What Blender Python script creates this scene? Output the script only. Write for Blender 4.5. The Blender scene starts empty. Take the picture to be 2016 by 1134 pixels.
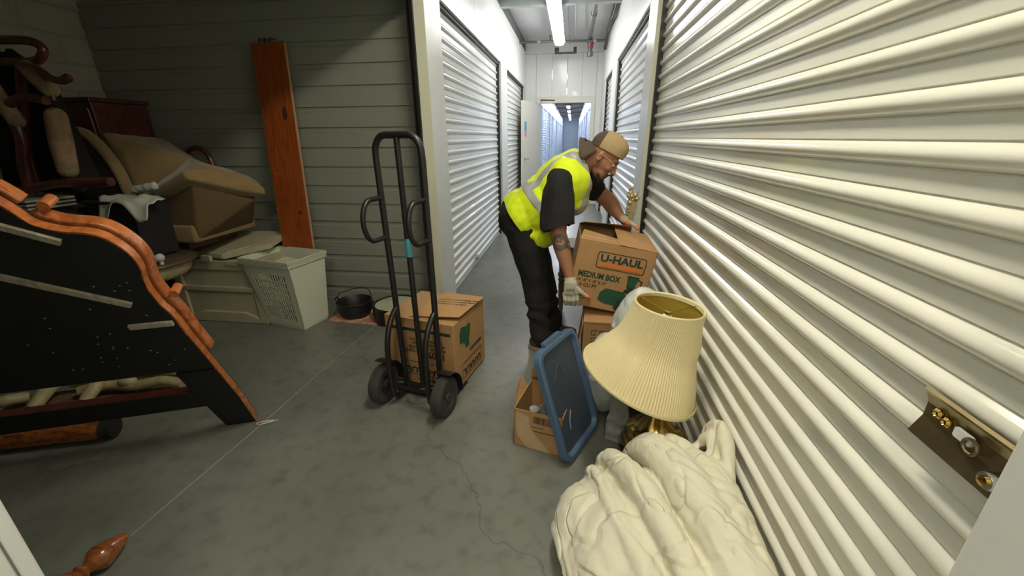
import bpy, bmesh, math, random
from mathutils import Vector, Matrix, Euler, noise
import numpy as np
random.seed(7)
S = bpy.context.scene
COL = S.collection
PI = math.pi

# ---------------------------------------------------------------- camera
cd = bpy.data.cameras.new('camera'); cam = bpy.data.objects.new('camera', cd); COL.objects.link(cam)
cd.sensor_fit = 'HORIZONTAL'; cd.sensor_width = 36.0; cd.lens = 36.0 * 802.0 / 2016.0
cd.clip_start = 0.02; cd.clip_end = 200
Xc = Vector((0.9904, 0.1380, -0.0071)); Yc = -Vector((0.0405, -0.3443, -0.9380)); Zc = -Vector((-0.1319, 0.9287, -0.3466))
Zc.normalize(); Xc = (Xc - Zc * Xc.dot(Zc)).normalized(); Yc = Zc.cross(Xc)
m3 = Matrix((Xc, Yc, Zc)).transposed()
cam.matrix_world = Matrix.Translation((0, 0, 1.43)) @ m3.to_4x4()
S.camera = cam

# ---------------------------------------------------------------- world, exposure
w = bpy.data.worlds.new('world'); S.world = w; w.use_nodes = True
w.node_tree.nodes['Background'].inputs[0].default_value = (0.75, 0.8, 0.85, 1)
w.node_tree.nodes['Background'].inputs[1].default_value = 0.02
S.view_settings.view_transform = 'Standard'; S.view_settings.look = 'None'
S.view_settings.gamma = 1.0; S.view_settings.use_curve_mapping = False
S.view_settings.exposure = 0.0
LAMP_NEAR = 56.0      # emission of the tubes over the near corridor (warm)
LAMP_MID = 29.0       # tube seen in the corridor
LAMP_FAR = 55.0       # tubes beyond the doorway

# ---------------------------------------------------------------- materials
def mat(name, col, rough=0.5, metal=0.0, spec=0.5, var=0.0, vscale=8.0, bump=0.0, bscale=60.0, coat=0.0, emit=None, es=0.0,
        alpha=1.0, stretch=None, sheen=0.0, var2=None, sss=0.0):
    m = bpy.data.materials.new(name); m.use_nodes = True
    nt = m.node_tree; b = nt.nodes['Principled BSDF']
    b.inputs['Base Color'].default_value = (*col, 1); b.inputs['Roughness'].default_value = rough
    b.inputs['Metallic'].default_value = metal; b.inputs['Specular IOR Level'].default_value = spec
    b.inputs['Coat Weight'].default_value = coat; b.inputs['Sheen Weight'].default_value = sheen
    if emit: b.inputs['Emission Color'].default_value = (*emit, 1); b.inputs['Emission Strength'].default_value = es
    if sss: b.inputs['Subsurface Weight'].default_value = sss; b.inputs['Subsurface Radius'].default_value = (.02, .008, .004)
    tc = nt.nodes.new('ShaderNodeTexCoord'); mp = nt.nodes.new('ShaderNodeMapping')
    nt.links.new(tc.outputs['Object'], mp.inputs[0])
    if stretch: mp.inputs['Scale'].default_value = stretch
    if var:
        n = nt.nodes.new('ShaderNodeTexNoise'); n.inputs['Scale'].default_value = vscale; n.inputs['Detail'].default_value = 6
        n.inputs['Roughness'].default_value = 0.65
        nt.links.new(mp.outputs[0], n.inputs['Vector'])
        r = nt.nodes.new('ShaderNodeValToRGB'); nt.links.new(n.outputs['Fac'], r.inputs[0])
        c2 = var2 or tuple(c * (1 - var) for c in col)
        r.color_ramp.elements[0].position = 0.3; r.color_ramp.elements[1].position = 0.7
        r.color_ramp.elements[0].color = (*c2, 1); r.color_ramp.elements[1].color = (*[min(1, c * (1 + var * .4)) for c in col], 1)
        nt.links.new(r.outputs[0], b.inputs['Base Color'])
    if bump:
        n = nt.nodes.new('ShaderNodeTexNoise'); n.inputs['Scale'].default_value = bscale; n.inputs['Detail'].default_value = 4
        nt.links.new(mp.outputs[0], n.inputs['Vector'])
        bp = nt.nodes.new('ShaderNodeBump'); bp.inputs['Strength'].default_value = bump; bp.inputs['Distance'].default_value = 0.01
        nt.links.new(n.outputs['Fac'], bp.inputs['Height']); nt.links.new(bp.outputs[0], b.inputs['Normal'])
    return m

def wood(name, c1, c2, rough=0.35, scale=(3, 3, .6), coat=0.3, knots=False):
    m = bpy.data.materials.new(name); m.use_nodes = True
    nt = m.node_tree; b = nt.nodes['Principled BSDF']; b.inputs['Roughness'].default_value = rough; b.inputs['Coat Weight'].default_value = coat
    tc = nt.nodes.new('ShaderNodeTexCoord'); mp = nt.nodes.new('ShaderNodeMapping'); mp.inputs['Scale'].default_value = scale
    nt.links.new(tc.outputs['Object'], mp.inputs[0])
    n = nt.nodes.new('ShaderNodeTexNoise'); n.inputs['Scale'].default_value = 9; n.inputs['Detail'].default_value = 5; n.inputs['Distortion'].default_value = 1.2
    nt.links.new(mp.outputs[0], n.inputs['Vector'])
    r = nt.nodes.new('ShaderNodeValToRGB'); r.color_ramp.elements[0].color = (*c2, 1); r.color_ramp.elements[1].color = (*c1, 1)
    r.color_ramp.elements[0].position = .35; r.color_ramp.elements[1].position = .6
    nt.links.new(n.outputs['Fac'], r.inputs[0]); out = r.outputs[0]
    if knots:
        v = nt.nodes.new('ShaderNodeTexVoronoi'); v.inputs['Scale'].default_value = 2.2
        mp2 = nt.nodes.new('ShaderNodeMapping'); mp2.inputs['Scale'].default_value = (1.6, .2, 1)
        nt.links.new(tc.outputs['Object'], mp2.inputs[0]); nt.links.new(mp2.outputs[0], v.inputs['Vector'])
        r2 = nt.nodes.new('ShaderNodeValToRGB'); r2.color_ramp.elements[0].color = (.12, .03, .01, 1); r2.color_ramp.elements[1].color = (1, 1, 1, 1)
        r2.color_ramp.elements[0].position = .03; r2.color_ramp.elements[1].position = .12
        nt.links.new(v.outputs['Distance'], r2.inputs[0])
        mx = nt.nodes.new('ShaderNodeMixRGB'); mx.blend_type = 'MULTIPLY'; mx.inputs[0].default_value = 1
        nt.links.new(out, mx.inputs[1]); nt.links.new(r2.outputs[0], mx.inputs[2]); out = mx.outputs[0]
    nt.links.new(out, b.inputs['Base Color'])
    return m

WHITE = mat('white_painted_steel', (.80, .81, .80), rough=.28, spec=.5, var=.04, vscale=3, coat=.15)
PIER = mat('grey_white_steel', (.70, .71, .70), rough=.3, spec=.5, var=.06, vscale=5)
BEIGE = mat('beige_steel', (.66, .66, .53), rough=.35)
SHUT = mat('cream_white_shutter', (.78, .77, .70), rough=.19, spec=.5, coat=.2)
SHUTW = mat('white_shutter', (.80, .81, .80), rough=.24, spec=.5, coat=.2)
PART = mat('grey_partition_steel', (.26, .275, .235), rough=.45, var=.06, vscale=2)
BLOCK = mat('painted_block', (.40, .37, .31), rough=.9, var=.12, vscale=6, bump=.5, bscale=90)
MORTAR = mat('mortar', (.34, .32, .28), rough=.95)
BLACKM = mat('black_metal', (.012, .012, .013), rough=.35, spec=.5)
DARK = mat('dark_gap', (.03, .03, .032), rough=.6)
GALV = mat('galvanised_steel', (.42, .46, .45), rough=.45, metal=.4, var=.15, vscale=6)
DECK = mat('ceiling_deck', (.62, .63, .65), rough=.5, var=.06, vscale=3)
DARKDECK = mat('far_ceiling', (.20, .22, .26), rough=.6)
PIPE = mat('sprinkler_pipe', (.17, .165, .165), rough=.4, metal=.5, var=.2, vscale=20)
RED = mat('red_valve', (.5, .03, .03), rough=.5)
DOORC = mat('cream_door_paint', (.74, .72, .62), rough=.4)
CARD = mat('cardboard', (.46, .26, .11), rough=.8, var=.12, vscale=7, bump=.08, bscale=200)
CARD2 = mat('worn_cardboard', (.42, .24, .105), rough=.8, var=.2, vscale=5)
CARDP = mat('pale_torn_cardboard', (.50, .37, .21), rough=.9, var=.1, vscale=12)
CARDIN = mat('inner_cardboard', (.30, .17, .075), rough=.9, var=.15, vscale=6)
INKG = mat('dark_green_ink', (.012, .045, .025), rough=.7)
INKM = mat('mid_green_ink', (.02, .09, .045), rough=.7)
INKK = mat('dark_ink', (.05, .035, .018), rough=.7)
INKO = mat('orange_ink', (.72, .19, .035), rough=.7)
TAPE = mat('clear_brown_tape', (.42, .28, .15), rough=.15, coat=.5)
RUBBER = mat('tyre_rubber', (.035, .034, .032), rough=.8, bump=.2, bscale=80)
RIM = mat('grey_rim', (.10, .10, .10), rough=.4, metal=.6)
BLUE = mat('blue_plastic', (.07, .125, .22), rough=.38)
BLUED = mat('blue_plastic_panel', (.05, .065, .09), rough=.5)
WICK = mat('white_plastic', (.60, .62, .50), rough=.4)
CHEST = mat('beige_plastic', (.46, .42, .29), rough=.55, var=.1, vscale=7)
ORANGEW = wood('orange_stained_pine', (.32, .075, .012), (.20, .042, .007), rough=.4, scale=(6, 6, .5), knots=True)
OAK = wood('orange_oak_trim', (.52, .17, .05), (.33, .09, .025), rough=.22, scale=(2, 2, 2), coat=.5)
REDW = wood('dark_red_mahogany', (.10, .025, .018), (.05, .012, .01), rough=.3, scale=(2, 2, 1))
TURNW = wood('glossy_brown_wood', (.32, .10, .025), (.16, .045, .012), rough=.18, scale=(1, 4, 4), coat=.6)
BLKPAINT = mat('matt_black_backing', (.008, .008, .008), rough=.75)
PALEW = wood('pale_cleat_wood', (.45, .40, .30), (.32, .28, .21), rough=.7, coat=0)
GILT = mat('pale_gilt_wood', (.42, .36, .19), rough=.5, var=.3, vscale=25, bump=.2, bscale=60)
GREYW = mat('grey_brown_turned_wood', (.20, .17, .12), rough=.5, var=.3, vscale=20)
BRASS = mat('polished_brass', (.62, .42, .12), rough=.16, metal=1)
BRASSD = mat('aged_brass_plate', (.30, .24, .13), rough=.32, metal=.9, var=.2, vscale=12)
CHROME = mat('chrome', (.7, .7, .7), rough=.12, metal=1)
SHADE = mat('pleated_cream_shade', (.74, .64, .38), rough=.8, sheen=.1)
SHADEIN = mat('gold_shade_lining', (.60, .42, .07), rough=.35, metal=.3)
TAN = mat('tan_upholstery', (.25, .165, .07), rough=.95, var=.15, vscale=10, bump=.25, bscale=150, sheen=.3)
TAND = mat('brown_upholstery', (.13, .085, .038), rough=.95, var=.15, vscale=8, bump=.2, bscale=120)
FLORAL = mat('faded_floral_upholstery', (.36, .20, .13), rough=.95, var=.5, vscale=14, var2=(.13, .14, .06), bump=.3, bscale=100)
CLOTHG = mat('grey_white_cloth', (.50, .52, .46), rough=.95, var=.08, vscale=9)
PLBAG = mat('white_plastic_bag', (.62, .64, .64), rough=.35, var=.06, vscale=12, bump=.35, bscale=18, sss=.1)
PLBAGG = mat('grey_plastic_bag', (.30, .31, .29), rough=.45, bump=.3, bscale=25, var=.15, vscale=14)
IRON = mat('black_cast_iron', (.01, .01, .01), rough=.45, bump=.2, bscale=60)
DRUM = mat('stained_drumhead', (.52, .52, .38), rough=.6, var=.35, vscale=7)
RUG = mat('red_patterned_paper', (.45, .33, .22), rough=.9, var=.9, vscale=14, var2=(.42, .10, .06))
BLUESIGN = mat('blue_notice', (.10, .35, .65), rough=.5)
PINKSIGN = mat('pink_notice', (.65, .35, .4), rough=.5)
LABEL = mat('blue_sticker', (.08, .32, .42), rough=.5)
STRING = mat('white_string', (.6, .58, .5), rough=.9)
SKIN = mat('skin', (.36, .165, .095), rough=.5, var=.1, vscale=9, sss=.05)
TATTOO = mat('tattoo_ink', (.10, .075, .06), rough=.6)
VEST = mat('hi_vis_yellow', (.66, .82, .0), rough=.65, bump=.15, bscale=220, sheen=.2)
REFL = mat('reflective_tape', (.40, .40, .42), rough=.4, metal=.2)
TSHIRT = mat('black_tshirt', (.008, .008, .010), rough=.9, bump=.2, bscale=40)
JEANS = mat('black_trousers', (.009, .009, .010), rough=.9, bump=.3, bscale=18)
GLOVE = mat('off_white_knit_glove', (.50, .47, .36), rough=.95, bump=.4, bscale=260)
GLOVEO = mat('orange_rubber_tip', (.72, .20, .06), rough=.5)
CAPTAN = mat('tan_cap_mesh', (.40, .29, .15), rough=.9, bump=.4, bscale=300)
CAPBR = mat('brown_cap_cloth', (.085, .06, .045), rough=.9, bump=.2, bscale=200)
HAIR = mat('dark_stubble', (.03, .022, .018), rough=.9)
SHOE = mat('brown_shoe', (.07, .045, .03), rough=.7)
SOLE = mat('tan_sole', (.38, .32, .24), rough=.7)
GLASSY = mat('clear_glassware', (.35, .36, .36), rough=.1, spec=.8, coat=.5)

def quilt_mat():
    m = mat('cream_quilted_cotton', (.70, .665, .535), rough=.9, sheen=.15)
    nt = m.node_tree; b = nt.nodes['Principled BSDF']
    tc = nt.nodes.new('ShaderNodeTexCoord')
    n = nt.nodes.new('ShaderNodeTexNoise'); n.inputs['Scale'].default_value = 3.2; n.inputs['Detail'].default_value = 1; n.inputs['Distortion'].default_value = .8
    nt.links.new(tc.outputs['Object'], n.inputs['Vector'])
    mu = nt.nodes.new('ShaderNodeMath'); mu.operation = 'MULTIPLY'; mu.inputs[1].default_value = 5.0
    nt.links.new(n.outputs['Fac'], mu.inputs[0])
    pp = nt.nodes.new('ShaderNodeMath'); pp.operation = 'PINGPONG'; pp.inputs[1].default_value = .5
    nt.links.new(mu.outputs[0], pp.inputs[0])
    rr = nt.nodes.new('ShaderNodeMapRange'); rr.inputs[1].default_value = 0; rr.inputs[2].default_value = .12; rr.clamp = True
    nt.links.new(pp.outputs[0], rr.inputs[0])
    n2 = nt.nodes.new('ShaderNodeTexNoise'); n2.inputs['Scale'].default_value = 26; n2.inputs['Detail'].default_value = 4
    nt.links.new(tc.outputs['Object'], n2.inputs['Vector'])
    ad = nt.nodes.new('ShaderNodeMath'); ad.operation = 'MULTIPLY_ADD'; ad.inputs[1].default_value = .7
    nt.links.new(n2.outputs['Fac'], ad.inputs[0]); nt.links.new(rr.outputs[0], ad.inputs[2])
    bp = nt.nodes.new('ShaderNodeBump'); bp.inputs['Strength'].default_value = .55; bp.inputs['Distance'].default_value = .010
    nt.links.new(ad.outputs[0], bp.inputs['Height']); nt.links.new(bp.outputs[0], b.inputs['Normal'])
    return m
QUILT = quilt_mat()

def floor_mat():
    m = bpy.data.materials.new('grey_sealed_concrete'); m.use_nodes = True
    nt = m.node_tree; b = nt.nodes['Principled BSDF']; L = nt.links.new
    tc = nt.nodes.new('ShaderNodeTexCoord')
    def nz(sc, det=6, dist=0):
        n = nt.nodes.new('ShaderNodeTexNoise'); n.inputs['Scale'].default_value = sc; n.inputs['Detail'].default_value = det; n.inputs['Distortion'].default_value = dist
        L(tc.outputs['Object'], n.inputs['Vector']); return n
    a = nz(1.3, 8, .5); r = nt.nodes.new('ShaderNodeValToRGB'); L(a.outputs['Fac'], r.inputs[0])
    r.color_ramp.elements[0].color = (.135, .138, .120, 1); r.color_ramp.elements[1].color = (.20, .205, .182, 1)
    r.color_ramp.elements[0].position = .3; r.color_ramp.elements[1].position = .7
    c = nz(14, 8); r2 = nt.nodes.new('ShaderNodeValToRGB'); L(c.outputs['Fac'], r2.inputs[0])
    r2.color_ramp.elements[0].color = (.62, .62, .6, 1); r2.color_ramp.elements[1].color = (1, 1, 1, 1)
    r2.color_ramp.elements[0].position = .28; r2.color_ramp.elements[1].position = .5
    mx = nt.nodes.new('ShaderNodeMixRGB'); mx.blend_type = 'MULTIPLY'; mx.inputs[0].default_value = .7; L(r.outputs[0], mx.inputs[1]); L(r2.outputs[0], mx.inputs[2])
    # hairline cracks
    v = nt.nodes.new('ShaderNodeTexVoronoi'); v.feature = 'DISTANCE_TO_EDGE'; v.inputs['Scale'].default_value = .55
    vn = nz(2.5, 5); va = nt.nodes.new('ShaderNodeVectorMath'); va.operation = 'MULTIPLY_ADD'; va.inputs[1].default_value = (.6, .6, .6)
    L(vn.outputs['Color'], va.inputs[0]); L(tc.outputs['Object'], va.inputs[2]); L(va.outputs[0], v.inputs['Vector'])
    r3 = nt.nodes.new('ShaderNodeValToRGB'); L(v.outputs['Distance'], r3.inputs[0])
    r3.color_ramp.elements[0].color = (.55, .55, .54, 1); r3.color_ramp.elements[1].color = (1, 1, 1, 1); r3.color_ramp.elements[1].position = .004
    m2 = nt.nodes.new('ShaderNodeMixRGB'); m2.blend_type = 'MULTIPLY'; m2.inputs[0].default_value = .8; L(mx.outputs[0], m2.inputs[1]); L(r3.outputs[0], m2.inputs[2])
    L(m2.outputs[0], b.inputs['Base Color'])
    g = nz(5, 5); mr = nt.nodes.new('ShaderNodeMapRange'); mr.inputs[3].default_value = .22; mr.inputs[4].default_value = .45; L(g.outputs['Fac'], mr.inputs[0]); L(mr.outputs[0], b.inputs['Roughness'])
    bp = nt.nodes.new('ShaderNodeBump'); bp.inputs['Strength'].default_value = .15; bp.inputs['Distance'].default_value = .004
    e = nz(35, 6); L(e.outputs['Fac'], bp.inputs['Height']); L(bp.outputs[0], b.inputs['Normal'])
    return m
FLOOR = floor_mat()

# ---------------------------------------------------------------- mesh helpers
class G:
    def __init__(s): s.v = []; s.f = []
    def add(s, vs, fs, M=None):
        o = len(s.v); s.v += [tuple(M @ Vector(p)) if M else tuple(p) for p in vs]; s.f += [tuple(i + o for i in f) for f in fs]; return s
    def box(s, x0, x1, y0, y1, z0, z1, M=None):
        return s.add([(x0, y0, z0), (x1, y0, z0), (x1, y1, z0), (x0, y1, z0), (x0, y0, z1), (x1, y0, z1), (x1, y1, z1), (x0, y1, z1)],
                     [(0, 3, 2, 1), (4, 5, 6, 7), (0, 1, 5, 4), (1, 2, 6, 5), (2, 3, 7, 6), (3, 0, 4, 7)], M)
    def taper(s, x0, x1, y0, y1, z0, z1, dx, dy, M=None):   # box whose top is wider by dx, dy each side
        return s.add([(x0, y0, z0), (x1, y0, z0), (x1, y1, z0), (x0, y1, z0), (x0 - dx, y0 - dy, z1), (x1 + dx, y0 - dy, z1), (x1 + dx, y1 + dy, z1), (x0 - dx, y1 + dy, z1)],
                     [(0, 3, 2, 1), (4, 5, 6, 7), (0, 1, 5, 4), (1, 2, 6, 5), (2, 3, 7, 6), (3, 0, 4, 7)], M)
    def prism(s, poly, a, b, M=None, axis='y'):
        n = len(poly)
        f = {'y': lambda p, t: (p[0], t, p[1]), 'z': lambda p, t: (p[0], p[1], t), 'x': lambda p, t: (t, p[0], p[1])}[axis]
        vs = [f(p, a) for p in poly] + [f(p, b) for p in poly]
        fs = [tuple(range(n)), tuple(range(2 * n - 1, n - 1, -1))] + [(i, n + i, n + (i + 1) % n, (i + 1) % n) for i in range(n)]
        return s.add(vs, fs, M)
    def tube(s, pts, r, n=10, closed=False, M=None, flat=1.0):
        pts = [Vector(p) for p in pts]; N = len(pts); rs = r if isinstance(r, (list, tuple)) else [r] * N
        vs = []; up = None
        for i, p in enumerate(pts):
            a = pts[(i - 1) % N] if (closed or i > 0) else p; b = pts[(i + 1) % N] if (closed or i < N - 1) else p
            t = (b - a).normalized()
            if up is None:
                up = t.orthogonal().normalized() if abs(t.z) > .9 else (Vector((0, 0, 1)) - t * t.z).normalized()
            up = (up - t * up.dot(t)).normalized(); sd = t.cross(up)
            for k in range(n):
                c = 2 * PI * k / n; vs.append(p + up * math.cos(c) * rs[i] * flat + sd * math.sin(c) * rs[i])
        fs = []
        for i in range(N if closed else N - 1):
            j = (i + 1) % N
            for k in range(n): fs.append((i * n + k, i * n + (k + 1) % n, j * n + (k + 1) % n, j * n + k))
        if not closed: fs += [tuple(range(n))[::-1], tuple((N - 1) * n + k for k in range(n))]
        return s.add(vs, fs, M)
    def lathe(s, prof, n=32, M=None, rip=None, caps=True):
        vs = []
        for i, (r, z) in enumerate(prof):
            for k in range(n):
                c = 2 * PI * k / n; q = r * (1 + (rip(k, i) if rip else 0)); vs.append((q * math.cos(c), q * math.sin(c), z))
        fs = []
        for i in range(len(prof) - 1):
            for k in range(n): fs.append((i * n + k, i * n + (k + 1) % n, (i + 1) * n + (k + 1) % n, (i + 1) * n + k))
        if caps: fs += [tuple(range(n))[::-1], tuple((len(prof) - 1) * n + k for k in range(n))]
        return s.add(vs, fs, M)
    def ell(s, c, r, R=None, n=16, m=10):
        vs = [(0, 0, -1)]; fs = []
        for i in range(1, m):
            t = -PI / 2 + PI * i / m
            for k in range(n): vs.append((math.cos(t) * math.cos(2 * PI * k / n), math.cos(t) * math.sin(2 * PI * k / n), math.sin(t)))
        vs.append((0, 0, 1)); L = len(vs) - 1
        for k in range(n): fs.append((0, 1 + (k + 1) % n, 1 + k)); fs.append((L, 1 + (m - 2) * n + k, 1 + (m - 2) * n + (k + 1) % n))
        for i in range(m - 2):
            for k in range(n): a = 1 + i * n; fs.append((a + k, a + (k + 1) % n, a + n + (k + 1) % n, a + n + k))
        Mx = Matrix.Translation(Vector(c)) @ (R.to_4x4() if R else Matrix.Identity(4)) @ Matrix.Diagonal((*r, 1)) if hasattr(r, '__len__') else Matrix.Translation(Vector(c)) @ Matrix.Scale(r, 4)
        return s.add(vs, fs, Mx)
    def cap(s, a, b, ra, rb, n=14):     # capsule between two joints with its own radius at each end
        a = Vector(a); b = Vector(b); s.ell(a, ra, n=n, m=8); s.ell(b, rb, n=n, m=8); s.tube([a, b], [ra, rb], n=n); return s
    def build(s, name, m, parent=None, smooth=False, bevel=0.0, seg=2, world=False, sub=0):
        if world and parent is not None:
            iw = parent_world(parent).inverted(); s.v = [tuple(iw @ Vector(p)) for p in s.v]
        me = bpy.data.meshes.new(name); me.from_pydata(s.v, [], s.f); me.materials.append(m)
        fix_normals(me)
        if smooth: smooth_mesh(me, 40 if smooth is True else smooth)
        o = bpy.data.objects.new(name, me); COL.objects.link(o)
        if parent is not None: o.parent = parent
        if bevel:
            q = o.modifiers.new('bevel', 'BEVEL'); q.width = bevel; q.segments = seg; q.limit_method = 'ANGLE'; q.angle_limit = .6
        if sub: q = o.modifiers.new('sub', 'SUBSURF'); q.levels = q.render_levels = sub
        return o

def parent_world(o):
    m = Matrix.Identity(4)
    while o is not None: m = o.matrix_basis @ m; o = o.parent
    return m
def fix_normals(me):
    bm = bmesh.new(); bm.from_mesh(me); bmesh.ops.recalc_face_normals(bm, faces=bm.faces); bm.to_mesh(me); bm.free()
def smooth_mesh(me, ang=40):
    bm = bmesh.new(); bm.from_mesh(me)
    for f in bm.faces: f.smooth = True
    a = math.radians(ang)
    for e in bm.edges:
        if len(e.link_faces) == 2 and e.calc_face_angle(0) > a: e.smooth = False
    bm.to_mesh(me); bm.free()

def tag(o, label=None, cat=None, group=None, kind=None):
    if label: o['label'] = label
    if cat: o['category'] = cat
    if group: o['group'] = group
    if kind: o['kind'] = kind
    return o
def thing(name, label, cat, loc=(0, 0, 0), rot=None, group=None, M=None):
    o = bpy.data.objects.new(name, None); o.empty_display_size = .05; COL.objects.link(o)
    if M is not None: o.matrix_basis = M
    else:
        o.location = loc
        if rot: o.rotation_euler = rot
    return tag(o, label, cat, group)
def struct(name, label=None, loc=(0, 0, 0)):
    o = bpy.data.objects.new(name, None); o.empty_display_size = .05; COL.objects.link(o); o.location = loc
    return tag(o, label, kind='structure')
def sbuild(g, name, m, label=None, **k):
    return tag(g.build(name, m, **k), label, kind='structure')

def remesh(g, voxel, it=6, fac=.6):
    me = bpy.data.meshes.new('tmp'); me.from_pydata(g.v, [], g.f); fix_normals(me)
    o = bpy.data.objects.new('tmp', me); COL.objects.link(o)
    q = o.modifiers.new('r', 'REMESH'); q.mode = 'VOXEL'; q.voxel_size = voxel
    if it: q = o.modifiers.new('s', 'SMOOTH'); q.iterations = it; q.factor = fac
    dg = bpy.context.evaluated_depsgraph_get()
    me2 = bpy.data.meshes.new_from_object(o.evaluated_get(dg)); bpy.data.objects.remove(o); bpy.data.meshes.remove(me)
    for p in me2.polygons: p.use_smooth = True
    return me2
def blob(name, g, voxel, m, parent=None, it=6, fac=.6, post=None, world=True):
    me = remesh(g, voxel, it, fac)
    if post:
        bm = bmesh.new(); bm.from_mesh(me); post(bm); bm.to_mesh(me); bm.free()
        for p in me.polygons: p.use_smooth = True
    if world and parent is not None: me.transform(parent_world(parent).inverted())
    me.materials.clear(); me.materials.append(m); me.name = name
    o = bpy.data.objects.new(name, me); COL.objects.link(o)
    if parent is not None: o.parent = parent
    return o
def dupe(o, parent=None, loc=None, name=None):
    c = o.copy(); COL.objects.link(c); c.parent = parent if parent is not None else o.parent
    if loc is not None: c.location = loc
    return c
def text(name, s, size, m, parent, loc, rot, bold=.0, ext=.0006, sx=1.0, align='LEFT', spacing=1.0):
    c = bpy.data.curves.new(name, 'FONT'); c.body = s; c.size = size; c.extrude = ext; c.offset = bold; c.align_x = align; c.resolution_u = 2; c.space_character = spacing
    t = bpy.data.objects.new('tmp', c); COL.objects.link(t)
    dg = bpy.context.evaluated_depsgraph_get(); me = bpy.data.meshes.new_from_object(t.evaluated_get(dg)); bpy.data.objects.remove(t)
    me.materials.clear(); me.materials.append(m); me.name = name
    o = bpy.data.objects.new(name, me); COL.objects.link(o); o.parent = parent
    o.matrix_basis = Matrix.Translation(loc) @ Euler(rot).to_matrix().to_4x4() @ Matrix.Diagonal((sx, 1, 1, 1))
    return o
def arc(c, r, a0, a1, n, plane='xz'):
    out = []
    for i in range(n + 1):
        a = a0 + (a1 - a0) * i / n; u = r * math.cos(a); v = r * math.sin(a)
        out.append({'xz': (c[0] + u, c[1], c[2] + v), 'yz': (c[0], c[1] + u, c[2] + v), 'xy': (c[0] + u, c[1] + v, c[2])}[plane])
    return out
def rrect(x0, x1, y0, y1, r, n=5):
    out = []
    for cx, cy, a in ((x1 - r, y1 - r, 0), (x0 + r, y1 - r, PI / 2), (x0 + r, y0 + r, PI), (x1 - r, y0 + r, 3 * PI / 2)):
        for i in range(n + 1):
            t = a + PI / 2 * i / n; out.append((cx + r * math.cos(t), cy + r * math.sin(t)))
    return out
def smoothpts(P, k=6, closed=False):     # Catmull-Rom through P
    P = [Vector(p) for p in P]; n = len(P); out = []
    for i in range(n if closed else n - 1):
        a, b, c, d = (P[(i + j) % n] if closed else P[min(max(i + j, 0), n - 1)] for j in (-1, 0, 1, 2))
        for t in range(k):
            t /= k; out.append(.5 * ((2 * b) + (c - a) * t + (2 * a - 5 * b + 4 * c - d) * t * t + (3 * b - a - 3 * c + d) * t ** 3))
    if not closed: out.append(P[-1])
    return out

# ================================================================ THE SETTING
XL, XR = -1.03, .56          # faces of the corridor walls
CEIL = 3.26; WT = 3.08       # deck, top of walls
YE = 9.5                     # end wall with the doorway
HL = 2.41                    # underside of the headers

sbuild(G().box(-4.3, 1.2, -3.2, 52, -.12, 0), 'floor', FLOOR, 'grey sealed concrete floor with stains and hairline cracks')
g = G()
for i in range(60):
    y0 = .1 + i * .1; x = lambda y: -1.66 + .045 * y + .004 * math.sin(y * 5)
    g.add([(x(y0) - .003, y0, .0012), (x(y0) + .003, y0, .0012), (x(y0 + .1) + .003, y0 + .1, .0012), (x(y0 + .1) - .003, y0 + .1, .0012)], [(0, 1, 2, 3)])
    if y0 > 3.0: break
sbuild(g, 'trim_1', mat('joint_filler', (.36, .36, .31), rough=.9), 'pale straight joint line scored in the floor')

# deck and purlins over the near corridor
sbuild(G().box(XL - .3, XR + .3, -3.2, YE + .1, CEIL, CEIL + .1), 'ceiling', DECK, 'pale metal ceiling deck')
for i, y in enumerate((-1.6, .6, 2.6, 4.6, 6.3, 8.0)):
    if i == 5: continue
    g = G(); g.prism([(y, 3.26), (y + .02, 3.26), (y + .02, 3.08), (y + .09, 3.08), (y + .09, 3.06), (y, 3.06)], XL - .25, XR + .25, axis='x')
    g.box(XL - .25, XR + .25, y + .02, y + .1, 3.235, 3.26)
    sbuild(g, f'trim_{i + 2}', GALV, 'galvanised ceiling purlin crossing the corridor')
sbuild(G().box(XL - .06, XL + .0, 3.3, YE, WT, CEIL), 'trim_8', mat('dark_angle', (.10, .10, .105), rough=.5), 'dark angle along top of left corridor wall')
sbuild(G().box(XR, XR + .06, 3.3, YE, WT, CEIL), 'trim_9', bpy.data.materials['dark_angle'], 'dark angle along top of right corridor wall')

# ---- roll-up shutters and corrugated sheets
def slat_profile(pitch):
    P = [(0, -.001), (.0015, .0012), (.038, .0012), (.0395, -.0015), (.0425, -.003)]
    n = 9
    for i in range(n + 1):
        t = i / n; z = (.0435 + (.0855 - .0435) * t) / .0885 * pitch
        P.append((z, -.0015 + .019 * math.sin(PI * t) ** .65))
    P.append((.0875, -.003)); P.append((pitch, -.001)); return P
def slat_mesh(length, pitch, out, m):
    g = G(); pr = slat_profile(pitch); poly = [(d * out, z) for z, d in pr] + [(-.004 * out, pitch), (-.004 * out, 0)]
    n = len(poly); vs = [(p[0], 0, p[1]) for p in poly] + [(p[0], length, p[1]) for p in poly]
    fs = [tuple(range(n)), tuple(range(2 * n - 1, n - 1, -1))] + [(i, n + i, n + (i + 1) % n, (i + 1) % n) for i in range(n)]
    g.add(vs, fs); return g
def shutter(idx, x, y0, y1, out, m, label, ztop=HL + .06, latch=None):
    root = struct(f'door_{idx}', label, (x, y0, 0))
    L = y1 - y0; p = .0885; n = int(ztop / p)
    s0 = slat_mesh(L, p, out, m).build('slat', m, root, smooth=50); s0.location = (0, 0, .005)
    for k in range(1, n): dupe(s0, root, (0, 0, .005 + k * p))
    G().box(-.016, .016, 0, L, 0, .02).build('bottom_bar', GALV, root, bevel=.003)
    return root
door_near = shutter(1, .625, .40, 3.5, -1, SHUT, 'wide cream roll-up shutter filling the right wall beside the camera')
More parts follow.
